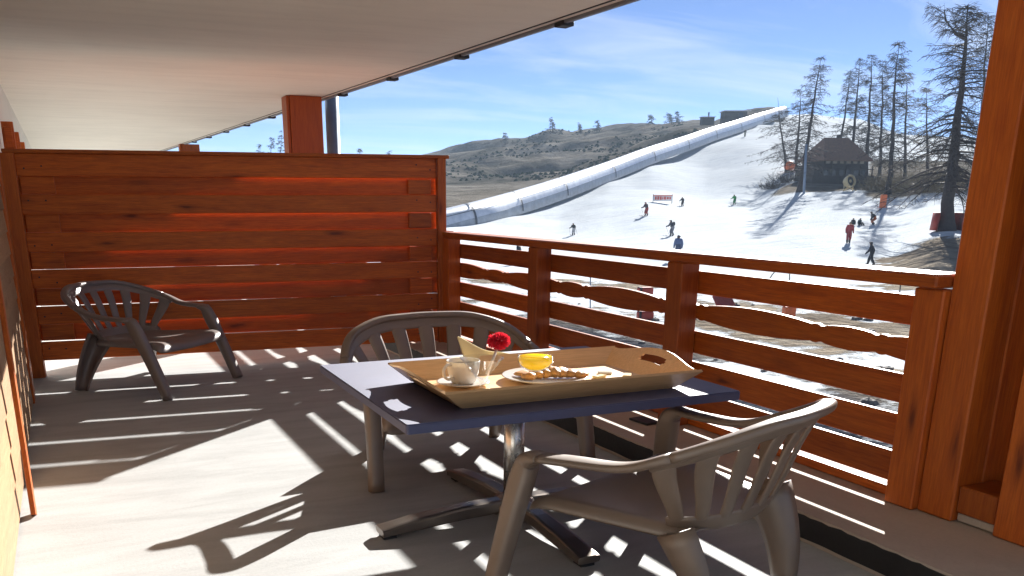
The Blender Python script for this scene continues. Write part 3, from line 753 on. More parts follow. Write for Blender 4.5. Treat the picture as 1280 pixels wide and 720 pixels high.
# plate with pastry
pt_ = empty('breakfast_plate', (1.73, 3.11, ZB)); tag(pt_, 'round white plate in the middle of the tray', 'plate')
mesh_obj('dish', *lathe([(0, 0.003), (0.10, 0.003), (0.105, 0.0), (0.115, 0.004), (0.175, 0.020), (0.178, 0.023), (0.172, 0.024), (0.115, 0.010), (0.0, 0.008)], 44), M['china'], pt_, True)
def blob(name, hx, hy, hz, seed, mat, parent=None, amp=0.25, n=18):
    V, F = [], []; m_ = 9
    for j in range(m_ + 1):
        ph = math.pi * j / m_
        for i in range(n):
            a = 2 * math.pi * i / n
            d = Vector((math.sin(ph) * math.cos(a), math.sin(ph) * math.sin(a), math.cos(ph)))
            k = 1 + amp * noise.noise(d * 2.2 + Vector((seed, 0, 0)))
            V.append((d.x * hx * k, d.y * hy * k, hz + max(-0.9, d.z) * hz * k))
    for j in range(m_):
        for i in range(n): F.append((j * n + i, (j + 1) * n + i, (j + 1) * n + (i + 1) % n, j * n + (i + 1) % n))
    return mesh_obj(name, V, F, mat, parent, True)
cro = empty('pastry', (1.755, 3.09, ZB + 0.0135), R(-15)); tag(cro, 'golden brown pastry lying on the white plate', 'pastry')
for k in range(7):
    t = (k - 3) / 3
    o = blob('fold', 0.034, 0.060 - 0.026 * abs(t), 0.022 - 0.007 * abs(t), k * 3.1, M['pastry'], cro, 0.2)
    o.location = (t * 0.105, -0.035 * t * t, 0.0); o.rotation_euler = (0, 0, -t * 0.5)
bt = blob('bread_slice', 0.055, 0.04, 0.012, 44, M['pastry'], None, 0.15)
bt.location = (1.67, 3.16, ZB + 0.012); tag(bt, 'small flat piece of bread at the left of the plate', 'bread')
# cup + saucer
sa = mesh_obj('saucer', *lathe([(0, 0.002), (0.045, 0.002), (0.05, 0.0), (0.06, 0.004), (0.105, 0.014), (0.107, 0.017), (0.10, 0.017), (0.055, 0.008), (0, 0.006)], 40), M['china'], None, True)
sa.location = (1.385, 3.155, ZB); tag(sa, 'white saucer under the coffee cup', 'saucer')
cup = empty('coffee_cup', (1.385, 3.155, ZB + 0.0085), R(200)); tag(cup, 'white coffee cup with handle standing on its saucer', 'cup')
mesh_obj('cup_body', *lathe([(0, 0.002), (0.040, 0.0), (0.048, 0.006), (0.062, 0.045), (0.068, 0.090), (0.066, 0.092), (0.0635, 0.090), (0.058, 0.045), (0.044, 0.009), (0, 0.007)], 36), M['china'], cup, True)
mesh_obj('coffee', *lathe([(0, 0.075), (0.0600, 0.075), (0.0595, 0.072), (0, 0.072)], 30), M['coffee'], cup)
hp = catmull([(0.060, 0, 0.078), (0.085, 0, 0.082), (0.104, 0, 0.066), (0.102, 0, 0.042), (0.082, 0, 0.026), (0.052, 0, 0.026)], 6)
mesh_obj('handle', *sweep(hp, 0.0075, 0.0055, roundrect(10, 2), side=Vector((0, 1, 0))), M['china'], cup, True)
sp = empty('teaspoon', (1.30, 3.075, ZB + 0.012), R(38)); tag(sp, 'small metal teaspoon lying beside the cup', 'spoon')
mesh_obj('spoon_handle', *sweep([Vector((0, 0, 0.008)), Vector((0.06, 0, 0.006)), Vector((0.11, 0, 0.004))], [0.006, 0.004, 0.003], 0.0015, roundrect(8, 3), side=Vector((0, 1, 0))), M['alu'], sp)
o = blob('spoon_bowl', 0.020, 0.013, 0.003, 2, M['alu'], sp, 0.0); o.location = (0.128, 0, 0.001)
# conical glass vase with a red flower
vg = empty('conical_glass', (1.408, 3.03, ZB)); tag(vg, 'clear conical stem glass in front of the coffee cup', 'glass')
mesh_obj('glass_bowl', *lathe([(0.006, 0.032), (0.030, 0.060), (0.085, 0.128), (0.0825, 0.1285), (0.027, 0.062), (0.0, 0.040)], 36), M['glass'], vg, True)
mesh_obj('glass_stem', *lathe([(0, 0.0), (0.035, 0.0), (0.035, 0.003), (0.008, 0.006), (0.005, 0.015), (0.005, 0.030), (0.0, 0.036)], 28), M['glass'], vg, True)
fl = empty('red_flower', (1.43, 3.045, ZB + 0.06)); tag(fl, 'fuzzy red flower on a white stalk rising above the tray', 'flower')
fp = [Vector((0.005, 0, 0.0)), Vector((0.028, 0.005, 0.04)), Vector((0.055, 0.01, 0.095))]
mesh_obj('stalk', *sweep(fp, [0.009, 0.008, 0.006], [0.005, 0.005, 0.005], roundrect(8, 2), side=Vector((0, 1, 0))), M['stick'], fl, True)
random.seed(11); V, F = [], []
for k in range(900):
    z = random.uniform(-1, 1); a = random.uniform(0, 6.283); s_ = math.sqrt(1 - z * z)
    d = Vector((s_ * math.cos(a), s_ * math.sin(a), z)); e = d.orthogonal().normalized(); e.rotate(Matrix.Rotation(random.uniform(0, 6.28), 3, d))
    c0 = Vector((0.062, 0.012, 0.122)) + Vector((d.x * 0.028, d.y * 0.02, d.z * 0.014)); ln_ = random.uniform(0.012, 0.023)
    dd = (d + Vector((random.uniform(-.4, .4), random.uniform(-.4, .4), random.uniform(-.4, .4)))).normalized()
    b = len(V); V += [c0 - e * 0.0035, c0 + e * 0.0035, c0 + dd * ln_ + e * 0.002, c0 + dd * ln_ - e * 0.002]; F.append((b, b + 1, b + 2, b + 3))
mesh_obj('bloom', V, F, M['flower'], fl)
# juice glass
jg = empty('juice_glass', (1.617, 2.985, ZB)); tag(jg, 'round stemmed glass full of yellow orange juice', 'glass')
mesh_obj('bowl', *lathe([(0.006, 0.066), (0.030, 0.070), (0.056, 0.084), (0.070, 0.106), (0.068, 0.130), (0.0665, 0.130), (0.0680, 0.106), (0.0545, 0.086), (0.030, 0.0725), (0, 0.070)], 36), M['glass'], jg, True)
mesh_obj('juice', *lathe([(0, 0.0745), (0.029, 0.0755), (0.0525, 0.088), (0.0660, 0.107), (0.0650, 0.125), (0, 0.125)], 36), M['juice'], jg, True)
mesh_obj('stem', *lathe([(0, 0.0), (0.036, 0.0), (0.036, 0.003), (0.010, 0.006), (0.006, 0.015), (0.006, 0.062), (0.010, 0.068), (0, 0.070)], 28), M['glass'], jg, True)
# paper napkin folded behind, kraft bag
def sheet(name, pts, mat, th=0.0015, parent=None):
    n = len(pts[0]); V = [p for row in pts for p in row]; F = []
    for j in range(len(pts) - 1):
        for i in range(n - 1): F.append((j * n + i, j * n + i + 1, (j + 1) * n + i + 1, (j + 1) * n + i))
    return shell(mesh_obj(name, V, F, mat, parent), th, 1)
# napkin: folded triangle standing against the far side of the tray
rows = []
for j in range(9):
    t = j / 8
    row = []
    for i in range(7):
        u = i / 6
        x = 1.49 + 0.40 * t; wtop = 0.13 * (1 - 0.92 * t) ** 1.3
        row.append(Vector((x - 0.02 * u + 0.01 * math.sin(t * 7), 3.36 + 0.07 * u + 0.03 * math.sin(t * 5) * (1 - u), TZ + 0.034 + wtop * u * (1 - 0.3 * t) + 0.012 * math.sin(t * 9 + u * 2))))
    rows.append(row)
tag(sheet('paper_napkin', rows, M['napkin']), 'cream paper napkin with a raised pointed corner behind the tray', 'napkin')
rows = []
for j in range(11):
    t = j / 10; row = []
    for i in range(9):
        u = i / 8; x = 1.44 + 0.34 * t; y = 3.47 + 0.20 * u
        hump = math.sin(math.pi * min(1, t * 1.08)) ** 0.6 * math.sin(math.pi * u) ** 0.7
        row.append(Vector((x + 0.01 * math.sin(u * 5), y, TZ + 0.004 + hump * (0.058 + 0.012 * math.sin(t * 8 + u * 3)))))
    rows.append(row)
tag(sheet('folded_cloth', rows, M['cloth'], 0.004), 'pale folded cloth lying on the table behind the tray', 'cloth')
# small things at the right of the tray
for k, (x, y, rz_) in enumerate(((1.965, 3.07, 20), (2.03, 3.13, -30), (2.085, 3.045, 50))):
    o = from_bm('sugar_packet', rounded_slab(0.030, 0.016, 0.003, 0, 0.008, 0.002), M['napkin' if k != 1 else 'china'])
    o.location = (x, y, ZB); o.rotation_euler = (0, 0, R(rz_))
    tag(o, ['cream sugar packet on the tray nearest the plate', 'white sugar packet in the middle of the three on the tray', 'cream sugar packet on the tray nearest the right handle'][k], 'packet', 'sugar packets on the tray')
# small metal plate on the kerb
o = box('ashtray_tile', (2.93, 4.08, 0.128), (0.10, 0.16, 0.012), M['black'], None, (0, 0, R(6)), 0.003)
tag(o, 'small dark tile lying on the kerb under the railing', 'tile')

# ------------------------------------------------------------------ conveyor tunnel
def gpt(px, v, off=0.0):
    """ground point in the photo column px, v metres ahead"""
    P = FH * v + RIGHT * (v * (px - CX) / 1151.0); P.z = ground_z(P.x, P.y) + off
    return P
def ray_ground(px, py, v0=30, v1=520):
    """where the sight line through a photo pixel meets the ground"""
    v = v0
    while v < v1:
        p = at(px, py, v)
        if p.z <= ground_z(p.x, p.y): return p
        v *= 1.004
    return at(px, py, v1)
TP = [(300, 97), (450, 107), (582, 122), (640, 134), (697, 149), (757, 170), (806, 191), (848, 215), (882, 238), (912, 261), (940, 287), (968, 316)]
LOWROW = {300: 348, 450: 312, 582: 278.5, 640: 261.5, 697: 242.5, 757: 220, 806: 200, 848: 185, 882: 172, 912: 162, 940: 152, 968: 143}
ctrl = []
for px, v in TP:
    p = gpt(px, v)
    if px in LOWROW: p.z = at(px, LOWROW[px], v).z - 0.1
    ctrl.append(p)
tp = catmull(ctrl, 10)
tun = empty('conveyor_tunnel', tp[30]); tag(tun, 'long silver covered ski conveyor tunnel running up the slope', 'tunnel')
TW, THT = 1.75, 2.7
def arch(path, w, h, a0, a1, n, th):
    V, F = [], []; prof = []
    for k in range(n + 1):
        a = lerp(a0, a1, k / n); prof.append((math.cos(a), math.sin(a)))
    m_ = len(prof)
    for i, p in enumerate(path):
        tg = path[min(i + 1, len(path) - 1)] - path[max(i - 1, 0)]; tg.z = 0; tg.normalize()
        sd = Vector((tg.y, -tg.x, 0))
        for (cx_, sy_) in prof: V.append(p + sd * (cx_ * w) + Vector((0, 0, sy_ * h - 0.15)))
    for i in range(len(path) - 1):
        for k in range(m_ - 1): F.append((i * m_ + k, i * m_ + k + 1, (i + 1) * m_ + k + 1, (i + 1) * m_ + k))
    V = [v - tun.location for v in V]
    return V, F
for s_ in range(len(TP) - 1):
    seg = tp[s_ * 10:s_ * 10 + 11]
    if len(seg) < 2: continue
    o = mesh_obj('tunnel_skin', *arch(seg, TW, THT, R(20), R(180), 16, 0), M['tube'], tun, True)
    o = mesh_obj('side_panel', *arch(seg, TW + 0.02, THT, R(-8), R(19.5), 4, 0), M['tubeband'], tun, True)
    o = mesh_obj('side_rail', *arch(seg, TW + 0.05, THT + 0.03, R(43), R(45), 1, 0), M['ring'], tun)
    q = seg[-1]; tg = (seg[-1] - seg[-2]).normalized()
    mesh_obj('hoop', *arch([q - tg * 0.22, q + tg * 0.22], TW + 0.08, THT + 0.06, 0, math.pi, 16, 0), M['ring'], tun)

# ------------------------------------------------------------------ trees
def tube_into(V, F, pts, rads, m_=3):
    b = len(V); n = len(pts)
    for i, p in enumerate(pts):
        tg = (pts[min(i + 1, n - 1)] - pts[max(i - 1, 0)])
        if tg.length < 1e-9: tg = Vector((0, 0, 1))
        tg.normalize(); s1 = tg.orthogonal().normalized(); s2 = tg.cross(s1)
        for k in range(m_):
            a = 2 * math.pi * k / m_; V.append(p + (s1 * math.cos(a) + s2 * math.sin(a)) * rads[i])
    for i in range(n - 1):
        for k in range(m_): F.append((b + i * m_ + k, b + i * m_ + (k + 1) % m_, b + (i + 1) * m_ + (k + 1) % m_, b + (i + 1) * m_ + k))
def larch(label, base, top, r0, spread, nbr, hb=0.25, seed=0, twigs=26, fork=False, name='larch_tree', group='bare larch trees on the slope', tw='twig', droop=0.35, tl=0.9, rmin=0.02):
    rnd = random.Random(seed)
    base = base - Vector((0, 0, 0.3))
    t = empty(name, base); tag(t, label, 'tree', group)
    ax = top - base; Ht = ax.length
    n = 14; pts = []
    side = Vector((rnd.uniform(-1, 1), rnd.uniform(-1, 1), 0)) * 0.012 * Ht
    for i in range(n + 1):
        f = i / n; pts.append(ax * f + side * math.sin(f * math.pi * 2.2) * 0.6 + Vector((rnd.uniform(-1, 1), rnd.uniform(-1, 1), 0)) * 0.004 * Ht * (f > 0))
    rads = [r0 * (1.55 if i == 0 else 1.0) * max(0.06, (1 - i / n) ** 0.85) for i in range(n + 1)]
    V, F = [], []; tube_into(V, F, pts, rads, 9)
    V2, F2, V3, F3 = [], [], [], []
    def trunk_at(f):
        q = f * n; i = min(int(q), n - 1); return pts[i].lerp(pts[i + 1], q - i)
    if fork:
        p = trunk_at(0.86); k = Ht * 0.14
        fk = [p, p + Vector((0, 0, 0.15 * k)) - RIGHT * 0.35 * k, p + Vector((0, 0, 0.55 * k)) - RIGHT * 0.75 * k, p + Vector((0, 0, 0.85 * k)) - RIGHT * 0.85 * k]
        tube_into(V, F, fk, [r0 * 0.3, r0 * 0.24, r0 * 0.15, r0 * 0.05], 6)
    mesh_obj('trunk', V, F, M['bark'], t, True)
    def branch(p, az, ln, rb, f, dr):
        m_ = 6; bp = [p]; d = Vector((math.cos(az), math.sin(az), 0)); cur = p.copy()
        el = lerp(-0.05, 0.55, max(0, (f - 0.55) / 0.45)) + rnd.uniform(-0.2, 0.15)
        for i in range(m_):
            s_ = i / m_
            e2 = el - dr * 1.7 * s_ * (1 - s_ * 0.2) + 0.5 * dr * s_ ** 3 * 2
            az2 = az + rnd.uniform(-0.22, 0.22)
            cur = cur + Vector((math.cos(az2) * math.cos(e2), math.sin(az2) * math.cos(e2), math.sin(e2))) * (ln / m_)
            bp.append(cur.copy())
        tube_into(V2, F2, bp, [rb * (1 - 0.85 * i / m_) for i in range(m_ + 1)], 3)
        nt_ = int(twigs * (0.4 + ln / max(spread, 0.1)))
        for k in range(nt_):
            s_ = rnd.uniform(0.12, 1.0); q = s_ * m_; i = min(int(q), m_ - 1); o_ = bp[i].lerp(bp[i + 1], q - i)
            a2 = az + rnd.choice((-1, 1)) * rnd.uniform(0.35, 1.5); e2 = rnd.uniform(-0.95, 0.45)
            l2 = tl * rnd.uniform(0.35, 1.0) * (1.15 - 0.6 * s_)
            d2 = Vector((math.cos(a2) * math.cos(e2), math.sin(a2) * math.cos(e2), math.sin(e2)))
            mid = o_ + d2 * l2 * 0.5 + Vector((0, 0, 0.03)); tip = o_ + d2 * l2 - Vector((0, 0, rnd.uniform(0.0, 0.22) * l2))
            rt = max(rmin, rb * 0.22)
            tube_into(V3, F3, [o_, mid, tip], [rt, rt * 0.8, rt * 0.4], 3)
            if rnd.random() < 0.7:
                a3 = a2 + rnd.uniform(-1.2, 1.2)
                tube_into(V3, F3, [mid, mid + Vector((math.cos(a3), math.sin(a3), rnd.uniform(-.8, .4))) * l2 * 0.45], [rt * 0.7, rt * 0.35], 3)
    for k in range(nbr):
        f = hb + (1 - hb) * ((k + rnd.random()) / nbr) ** 0.95
        prof = (1 - f) ** (0.95 if fork else 0.75) * (0.45 + 0.55 * min(1, (f - hb + 0.08) / 0.22)) + 0.06
        if noise.noise(Vector((f * 9.0, seed * 1.7, 0))) < -0.22: continue
        ln = spread * prof * rnd.uniform(0.35, 1.25)
        branch(trunk_at(min(f, 0.985)), k * 2.4 + rnd.uniform(-1.2, 1.2), ln, max(rmin * 1.6, r0 * 0.17 * (0.35 + ln / spread)), f, droop)
    if fork:
        for k in range(16):
            s_ = rnd.uniform(0.3, 1); q = s_ * 3; i = min(int(q), 2); branch(fk[i].lerp(fk[i + 1], q - i), rnd.uniform(0, 6.28), spread * 0.18 * rnd.uniform(0.5, 1.1), r0 * 0.05, 0.95, 0.1)
    cr_ = tag(mesh_obj('crown', V2, F2, M['bark'], t), kind='stuff')
    tag(mesh_obj('twigs', V3, F3, M[tw], cr_), kind='stuff')
    return t
big_base = ray_ground(1183, 288); vb = big_base.dot(FH)
big = larch('tallest bare larch with forked top and red trunk mat beside the pillar', big_base, at(1211, 6, vb), 0.62, 11.0, 170, 0.20, 3, 26, True, droop=0.62, tl=1.5)
# red protective mat round the trunk
V, F = [], []
for k in range(15):
    a = -2.0 + 4.0 * k / 14 + math.atan2(FH.y, FH.x)
    rr_ = 1.30 + 0.04 * math.sin(k * 3)
    d = Vector((math.cos(a), math.sin(a), 0)); V += [d * rr_, d * (rr_ * 0.92) + Vector((0, 0, 1.55))]
for k in range(14): F.append((2 * k, 2 * k + 2, 2 * k + 3, 2 * k + 1))
M['redpad'] = plain('red_foam_mat', (0.30, 0.030, 0.015), 0.6, var=0.25, scale=2)
M['orange'] = plain('orange_plastic', (0.75, 0.16, 0.04), 0.5, var=0.15)
o = mesh_obj('trunk_mat', V, F, M['redpad']); o.location = big_base; shell(o, 0.14, 0)
tag(o, 'red protective mat wrapped round the base of the tallest larch', 'mat')
LAR = [  # base px,row ; top px,row ; trunk r ; spread ; branches
    ((999, 240), (1027, 70), 0.38, 4.2, 80, 'leaning bare larch behind the thin grey pole'),
    ((995, 214), (1001, 112), 0.26, 4.6, 60, 'short spreading larch left of the leaning larch'),
    ((983, 216), (972, 122), 0.22, 4.8, 60, 'leftmost bushy bare larch at the edge of the piste'),
    ((1063, 222), (1075, 72), 0.30, 3.4, 75, 'slim bare larch in front of the lodge roof'),
    ((1083, 226), (1090, 68), 0.33, 3.4, 75, 'bare larch at the right-hand end of the lodge'),
    ((1045, 220), (1063, 88), 0.26, 3.4, 70, 'thin bare larch rising behind the lodge roof'),
    ((1110, 243), (1124, 52), 0.42, 4.2, 85, 'bare larch with an orange pad before its trunk'),
    ((1100, 226), (1104, 75), 0.28, 3.4, 65, 'thin bare larch just left of the padded larch'),
    ((1131, 232), (1134, 90), 0.28, 4.0, 65, 'bare larch just right of the padded larch'),
    ((1160, 230), (1158, 110), 0.26, 4.6, 70, 'low bare larch half hidden behind the tallest larch'),
    ((1222, 236), (1236, 18), 0.36, 4.4, 85, 'bare larch half hidden by the pillar edge'),
]
for k, (b_, t_, r_, s_, nb_, lab) in enumerate(LAR):
    bp_ = ray_ground(*b_); v_ = bp_.dot(FH)
    larch(lab, bp_, at(t_[0], t_[1], v_), r_ * v_ / 140, 1.35 * s_ * v_ / 140, int(nb_ * 1.3), 0.20 if k > 2 else 0.15, 20 + k, 21, tw='twigy' if k in (8, 9) else 'twig', tl=1.4, rmin=0.026)
HILLT = [((690, 178), (690, 147), 3.6, 'lone dark larch on the hill ridge'), ((747, 166), (746, 151), 1.8, 'small bare tree on the hill ridge right of the lone larch'),
         ((724, 170), (724, 153), 0.6, 'dead thin tree on the hill ridge'), ((337, 196), (340, 172), 2.0, 'far bare tree left of the big timber post'),
         ((351, 197), (352, 163), 1.6, 'tall far bare tree touching the big timber post'), ((326, 197), (325, 180), 1.4, 'low far bare tree left of the timber post'),
         ((449, 198), (449, 186), 2.0, 'far bare tree above the screen right of the downpipe'), ((488, 198), (487, 189), 1.6, 'faint far bare tree above the right end of the screen'),
         ((631, 176), (631, 166), 1.4, 'tiny bare tree at the left of the hill ridge'),
         ((835, 152), (836, 142), 2.6, 'dark shrub on the hill ridge'), ((842, 152), (846, 140), 2.6, 'rounded dark tree on top of the hill'), ((812, 152), (812, 144), 2.4, 'leftmost dark tree on top of the hill')]
for k, (b_, t_, s_, lab) in enumerate(HILLT):
    v_ = 460 if b_[0] > 500 else 320
    bp_ = gpt(b_[0], v_); bp_.z = min(bp_.z, at(b_[0], b_[1] , v_).z)
    larch(lab, bp_, at(t_[0], t_[1], v_), 0.3 if s_ < 3 else 0.55, s_ * 2.2, 34, 0.2, 60 + k, 14, rmin=0.12 if k == 0 else 0.07, tw='green' if k > 8 else 'twig', group='small trees on the far hill', tl=1.6, droop=0.15)
# low scrub dotted over the far hill
rnd = random.Random(77); V, F = [], []
for k in range(3200):
    px = rnd.uniform(470, 880); v_ = rnd.uniform(250, 470)
    tv = np.interp(px, [300, 560, 640, 700, 760, 810, 880, 940], [80, 106, 126, 142, 168, 194, 240, 288])
    if v_ < tv + 60: continue
    p_ = gpt(px, v_)
    if noise.noise(Vector((p_.x * 0.02, p_.y * 0.02, 5))) < -0.05 + 0.25 * (px < 640): continue
    s_ = rnd.uniform(0.25, 0.9); b = len(V)
    for j in range(6):
        a = 6.283 * j / 6; V.append(p_ + Vector((math.cos(a) * s_ * rnd.uniform(.6, 1.2), math.sin(a) * s_ * rnd.uniform(.6, 1.2), -0.1)))
    for j in range(3):
        a = 2.1 * j + rnd.random(); V.append(p_ + Vector((math.cos(a) * s_ * 0.5, math.sin(a) * s_ * 0.5, s_ * rnd.uniform(0.35, 0.8))))
    F += [(b, b + 1, b + 6), (b + 1, b + 2, b + 7, b + 6), (b + 2, b + 3, b + 7), (b + 3, b + 4, b + 8, b + 7), (b + 4, b + 5, b + 8), (b + 5, b, b + 6, b + 8), (b + 6, b + 7, b + 8)]
tag(mesh_obj('hill_scrub', V, F, M['green']), 'low dark scrub dotted over the far hill', 'scrub', kind='stuff')
# brushwood under the trees
def bush(label, p, w, h, seed, mat):
    rnd = random.Random(seed); V, F = [], []
    t = empty('bare_bush', p); tag(t, label, 'bush', 'bare bushes at the edge of the wood')
    for k in range(150):
        a = rnd.uniform(0, 6.28); rr_ = rnd.uniform(0, 0.5) * w; e = rnd.uniform(0.5, 1.4); l_ = h * rnd.uniform(0.4, 1)
        s0 = Vector((math.cos(a) * rr_, math.sin(a) * rr_ * 0.7, -0.1)); d = Vector((math.cos(a + rnd.uniform(-1, 1)) * math.cos(e), math.sin(a) * math.cos(e), math.sin(e)))
        tube_into(V, F, [s0, s0 + d * l_ * 0.5, s0 + d * l_ + Vector((rnd.uniform(-.3, .3), rnd.uniform(-.3, .3), 0))], [0.03, 0.022, 0.01], 3)
        for j in range(4):
            q = s0 + d * l_ * rnd.uniform(0.3, 0.95); a3 = rnd.uniform(0, 6.28)
            tube_into(V, F, [q, q + Vector((math.cos(a3), math.sin(a3), rnd.uniform(-.3, .7))) * h * 0.25], [0.018, 0.008], 3)
    mesh_obj('stems', V, F, mat, t)
BU = [((985, 228), 7, 2.4, 'twig'), ((1105, 238), 7, 3.0, 'twigy'), ((1125, 239), 8, 3.4, 'twigy'), ((1142, 240), 8, 3.6, 'twigy'), ((1160, 240), 8, 3.4, 'twigy'), ((1178, 240), 7, 3.2, 'twigy'), ((1088, 232), 6, 2.4, 'twig'), ((968, 236), 6, 1.8, 'twig'), ((1200, 238), 7, 3.4, 'twigy')]
BL_ = ['bare bush left of the lodge', 'yellowish bare bush below the padded larch', 'yellowish bare bush just right of the padded larch', 'tall yellowish bush midway to the tallest larch', 'yellowish bush left of the tallest larch trunk',
       'yellowish bush right behind the tallest larch trunk', 'low dark bush at the right of the lodge', 'leftmost low bush beside the piste', 'yellowish bush at the pillar edge']
for k, (b_, w_, h_, mm) in enumerate(BU): bush(BL_[k], ray_ground(*b_), w_, h_, 90 + k, M[mm])

# ------------------------------------------------------------------ lodge, cannon, slope furniture
M['roof'] = plain('brown_shingle_roof', (0.20, 0.115, 0.075), 0.8, var=0.3, scale=3)
M['darkwall'] = plain('dark_log_wall', (0.045, 0.035, 0.032), 0.7, var=0.3, scale=2)
M['fascia'] = plain('pale_fascia', (0.55, 0.50, 0.42), 0.7, var=0.15)
M['window'] = plain('dark_window', (0.02, 0.025, 0.035), 0.08, var=0.1)
lp_ = gpt(1048, 158); yaw = math.atan2(RIGHT.y, RIGHT.x) + R(12)
lz = at(1048, 224, 158).z
lo = empty('ski_lodge', (lp_.x, lp_.y, min(lz, lp_.z) - 0.3), yaw); lo.scale = (0.80, 0.9, 0.95); lo.location.z += 0.6; tag(lo, 'dark wooden ski lodge with brown pitched roof among the trees', 'building')
def lb(nm, c, s, mt, par=None, bev=0.02): return box(nm, c, s, mt, par or lo, bev=bev)
lb('lower_wall', (0, 3.5, 0.3), (12.6, 6.5, 5.0), M['darkwall'])
lb('upper_wall', (1.0, 3.6, 3.4), (10.0, 6.0, 1.2), M['darkwall'])
lb('terrace', (-0.5, -0.6, 0.0), (14.5, 1.8, 2.0), M['darkwall'])
V = [(-5.2, -0.8, 3.7), (6.6, -0.8, 3.7), (6.6, 8, 3.7), (-5.2, 8, 3.7), (-2.4, 3.6, 7.6), (3.4, 3.6, 7.6)]
V += [(x, y, z - 0.25) for x, y, z in V]
rf = mesh_obj('roof', V, [(0, 1, 5, 4), (1, 2, 5), (2, 3, 4, 5), (3, 0, 4), (6, 10, 11, 7), (7, 11, 8), (8, 11, 10, 9), (9, 10, 6), (0, 6, 7, 1), (1, 7, 8, 2), (2, 8, 9, 3), (3, 9, 6, 0)], M['roof'], lo)
lb('chimney', (1.8, 4.6, 7.4), (0.7, 0.7, 1.6), M['darkwall'], rf)
for x in (-3.6, -1.8, 0.0, 1.8, 3.6, 5.2): w_ = lb('window', (x, 0.225, 1.6), (1.1, 0.06, 1.2), M['window']); box('window_frame', (0, -0.035, -0.64), (1.3, 0.08, 0.1), M['fascia'], w_, bev=0.01)
for x in (-3.0, -1.4, 0.2, 1.8, 3.4, 5.0): lb('upper_window', (x, 0.57, 3.3), (1.0, 0.06, 0.45), M['fascia'])
for x in (-6.6, -3.3, 0, 3.3, 6.2): lb('deck_post', (x, -1.35, 1.2), (0.18, 0.18, 2.9), M['darkwall'])
lb('deck_rail', (-0.2, -1.35, 2.05), (13.4, 0.12, 0.14), M['darkwall'])
# orange barrel left of the lodge
ob = empty('orange_barrel', ray_ground(986, 216), yaw); tag(ob, 'big orange round cover left of the lodge', 'barrel')
V, F = lathe([(0, -0.9), (0.6, -0.85), (0.85, -0.5), (0.95, 0), (0.85, 0.5), (0.6, 0.85), (0, 0.9)], 20)
o = mesh_obj('drum', V, F, M['orange'], ob, True); o.rotation_euler = (0, R(90), 0); o.location = (0, 0, 1.25)
box('cradle', (0, 0, 0.2), (1.4, 0.9, 0.5), M['darkwall'], ob)
# snow cannon
M['yellow'] = plain('pale_yellow_paint', (0.62, 0.50, 0.28), 0.5, var=0.15)
sc_ = empty('snow_cannon', ray_ground(1060, 239), math.atan2(-FH.y, -FH.x) + R(25)); sc_.scale = (0.8,) * 3; tag(sc_, 'pale yellow fan snow cannon in front of the lodge', 'snow cannon')
V, F = lathe([(0.95, 0.55), (1.12, 0.6), (1.15, 0.45), (0.95, -0.5), (0.75, -0.8), (0.68, -0.78), (0.86, -0.45), (0.95, 0.55)], 26)
o = mesh_obj('fan_barrel', V, F, M['yellow'], sc_, True); o.rotation_euler = (0, R(75), 0); o.location = (0, 0, 1.75)
V, F = lathe([(0, 0.25), (0.86, 0.25), (0.86, 0.2), (0, 0.2)], 20)
g_ = mesh_obj('fan_grille', V, F, M['black'], o)
V, F = lathe([(0, 0.4), (0.28, 0.36), (0.3, 0.0), (0, 0.0)], 14)
mesh_obj('fan_hub', V, F, M['yellow'], g_, True)
for sx in (-1, 1):
    tubev, tubef = [], []; tube_into(tubev, tubef, [Vector((0, sx * 1.2, 0.0)), Vector((0, sx * 1.05, 1.8))], [0.08, 0.08], 6); mesh_obj('yoke_arm', tubev, tubef, M['yellow'], sc_)
    tubev, tubef = [], []; tube_into(tubev, tubef, [Vector((1.2, sx * 1.5, -0.2)), Vector((0, sx * 0.3, 0.7)), Vector((-1.5, 0, -0.2))], [0.07, 0.07, 0.07], 6); mesh_obj('stand_leg', tubev, tubef, M['yellow'], sc_)
box('control_box', (-0.6, 1.5, 1.6), (0.7, 0.5, 0.9), M['yellow'], sc_, bev=0.03)
def pole(name, label, cat, p, top, r, mat, group=None):
    V, F = [], []; d = top - p; tube_into(V, F, [Vector((0, 0, -0.2)), d * 0.5, d], [r, r * 0.95, r * 0.85], 10)
    F.append(tuple(range(len(V) - 10, len(V)))); o = mesh_obj(name, V, F, mat, None, True); o.location = p
    return tag(o, label, cat, group)
pb_ = ray_ground(1002, 241); pole('grey_pole', 'slanted grey-blue pole in front of the leaning larch', 'pole', pb_ - FH * 1.0, at(1008, 180, pb_.dot(FH) - 1), 0.20, M['zinc'])
ob = ray_ground(1103, 260); o = box('padded_stake', (ob.x, ob.y, ob.z + 0.75), (0.75, 0.45, 1.7), M['orange'], None, (0, 0, yaw), 0.08); tag(o, 'orange padded block on the snow below a larch trunk', 'pad')
o2 = ray_ground(1110, 245)
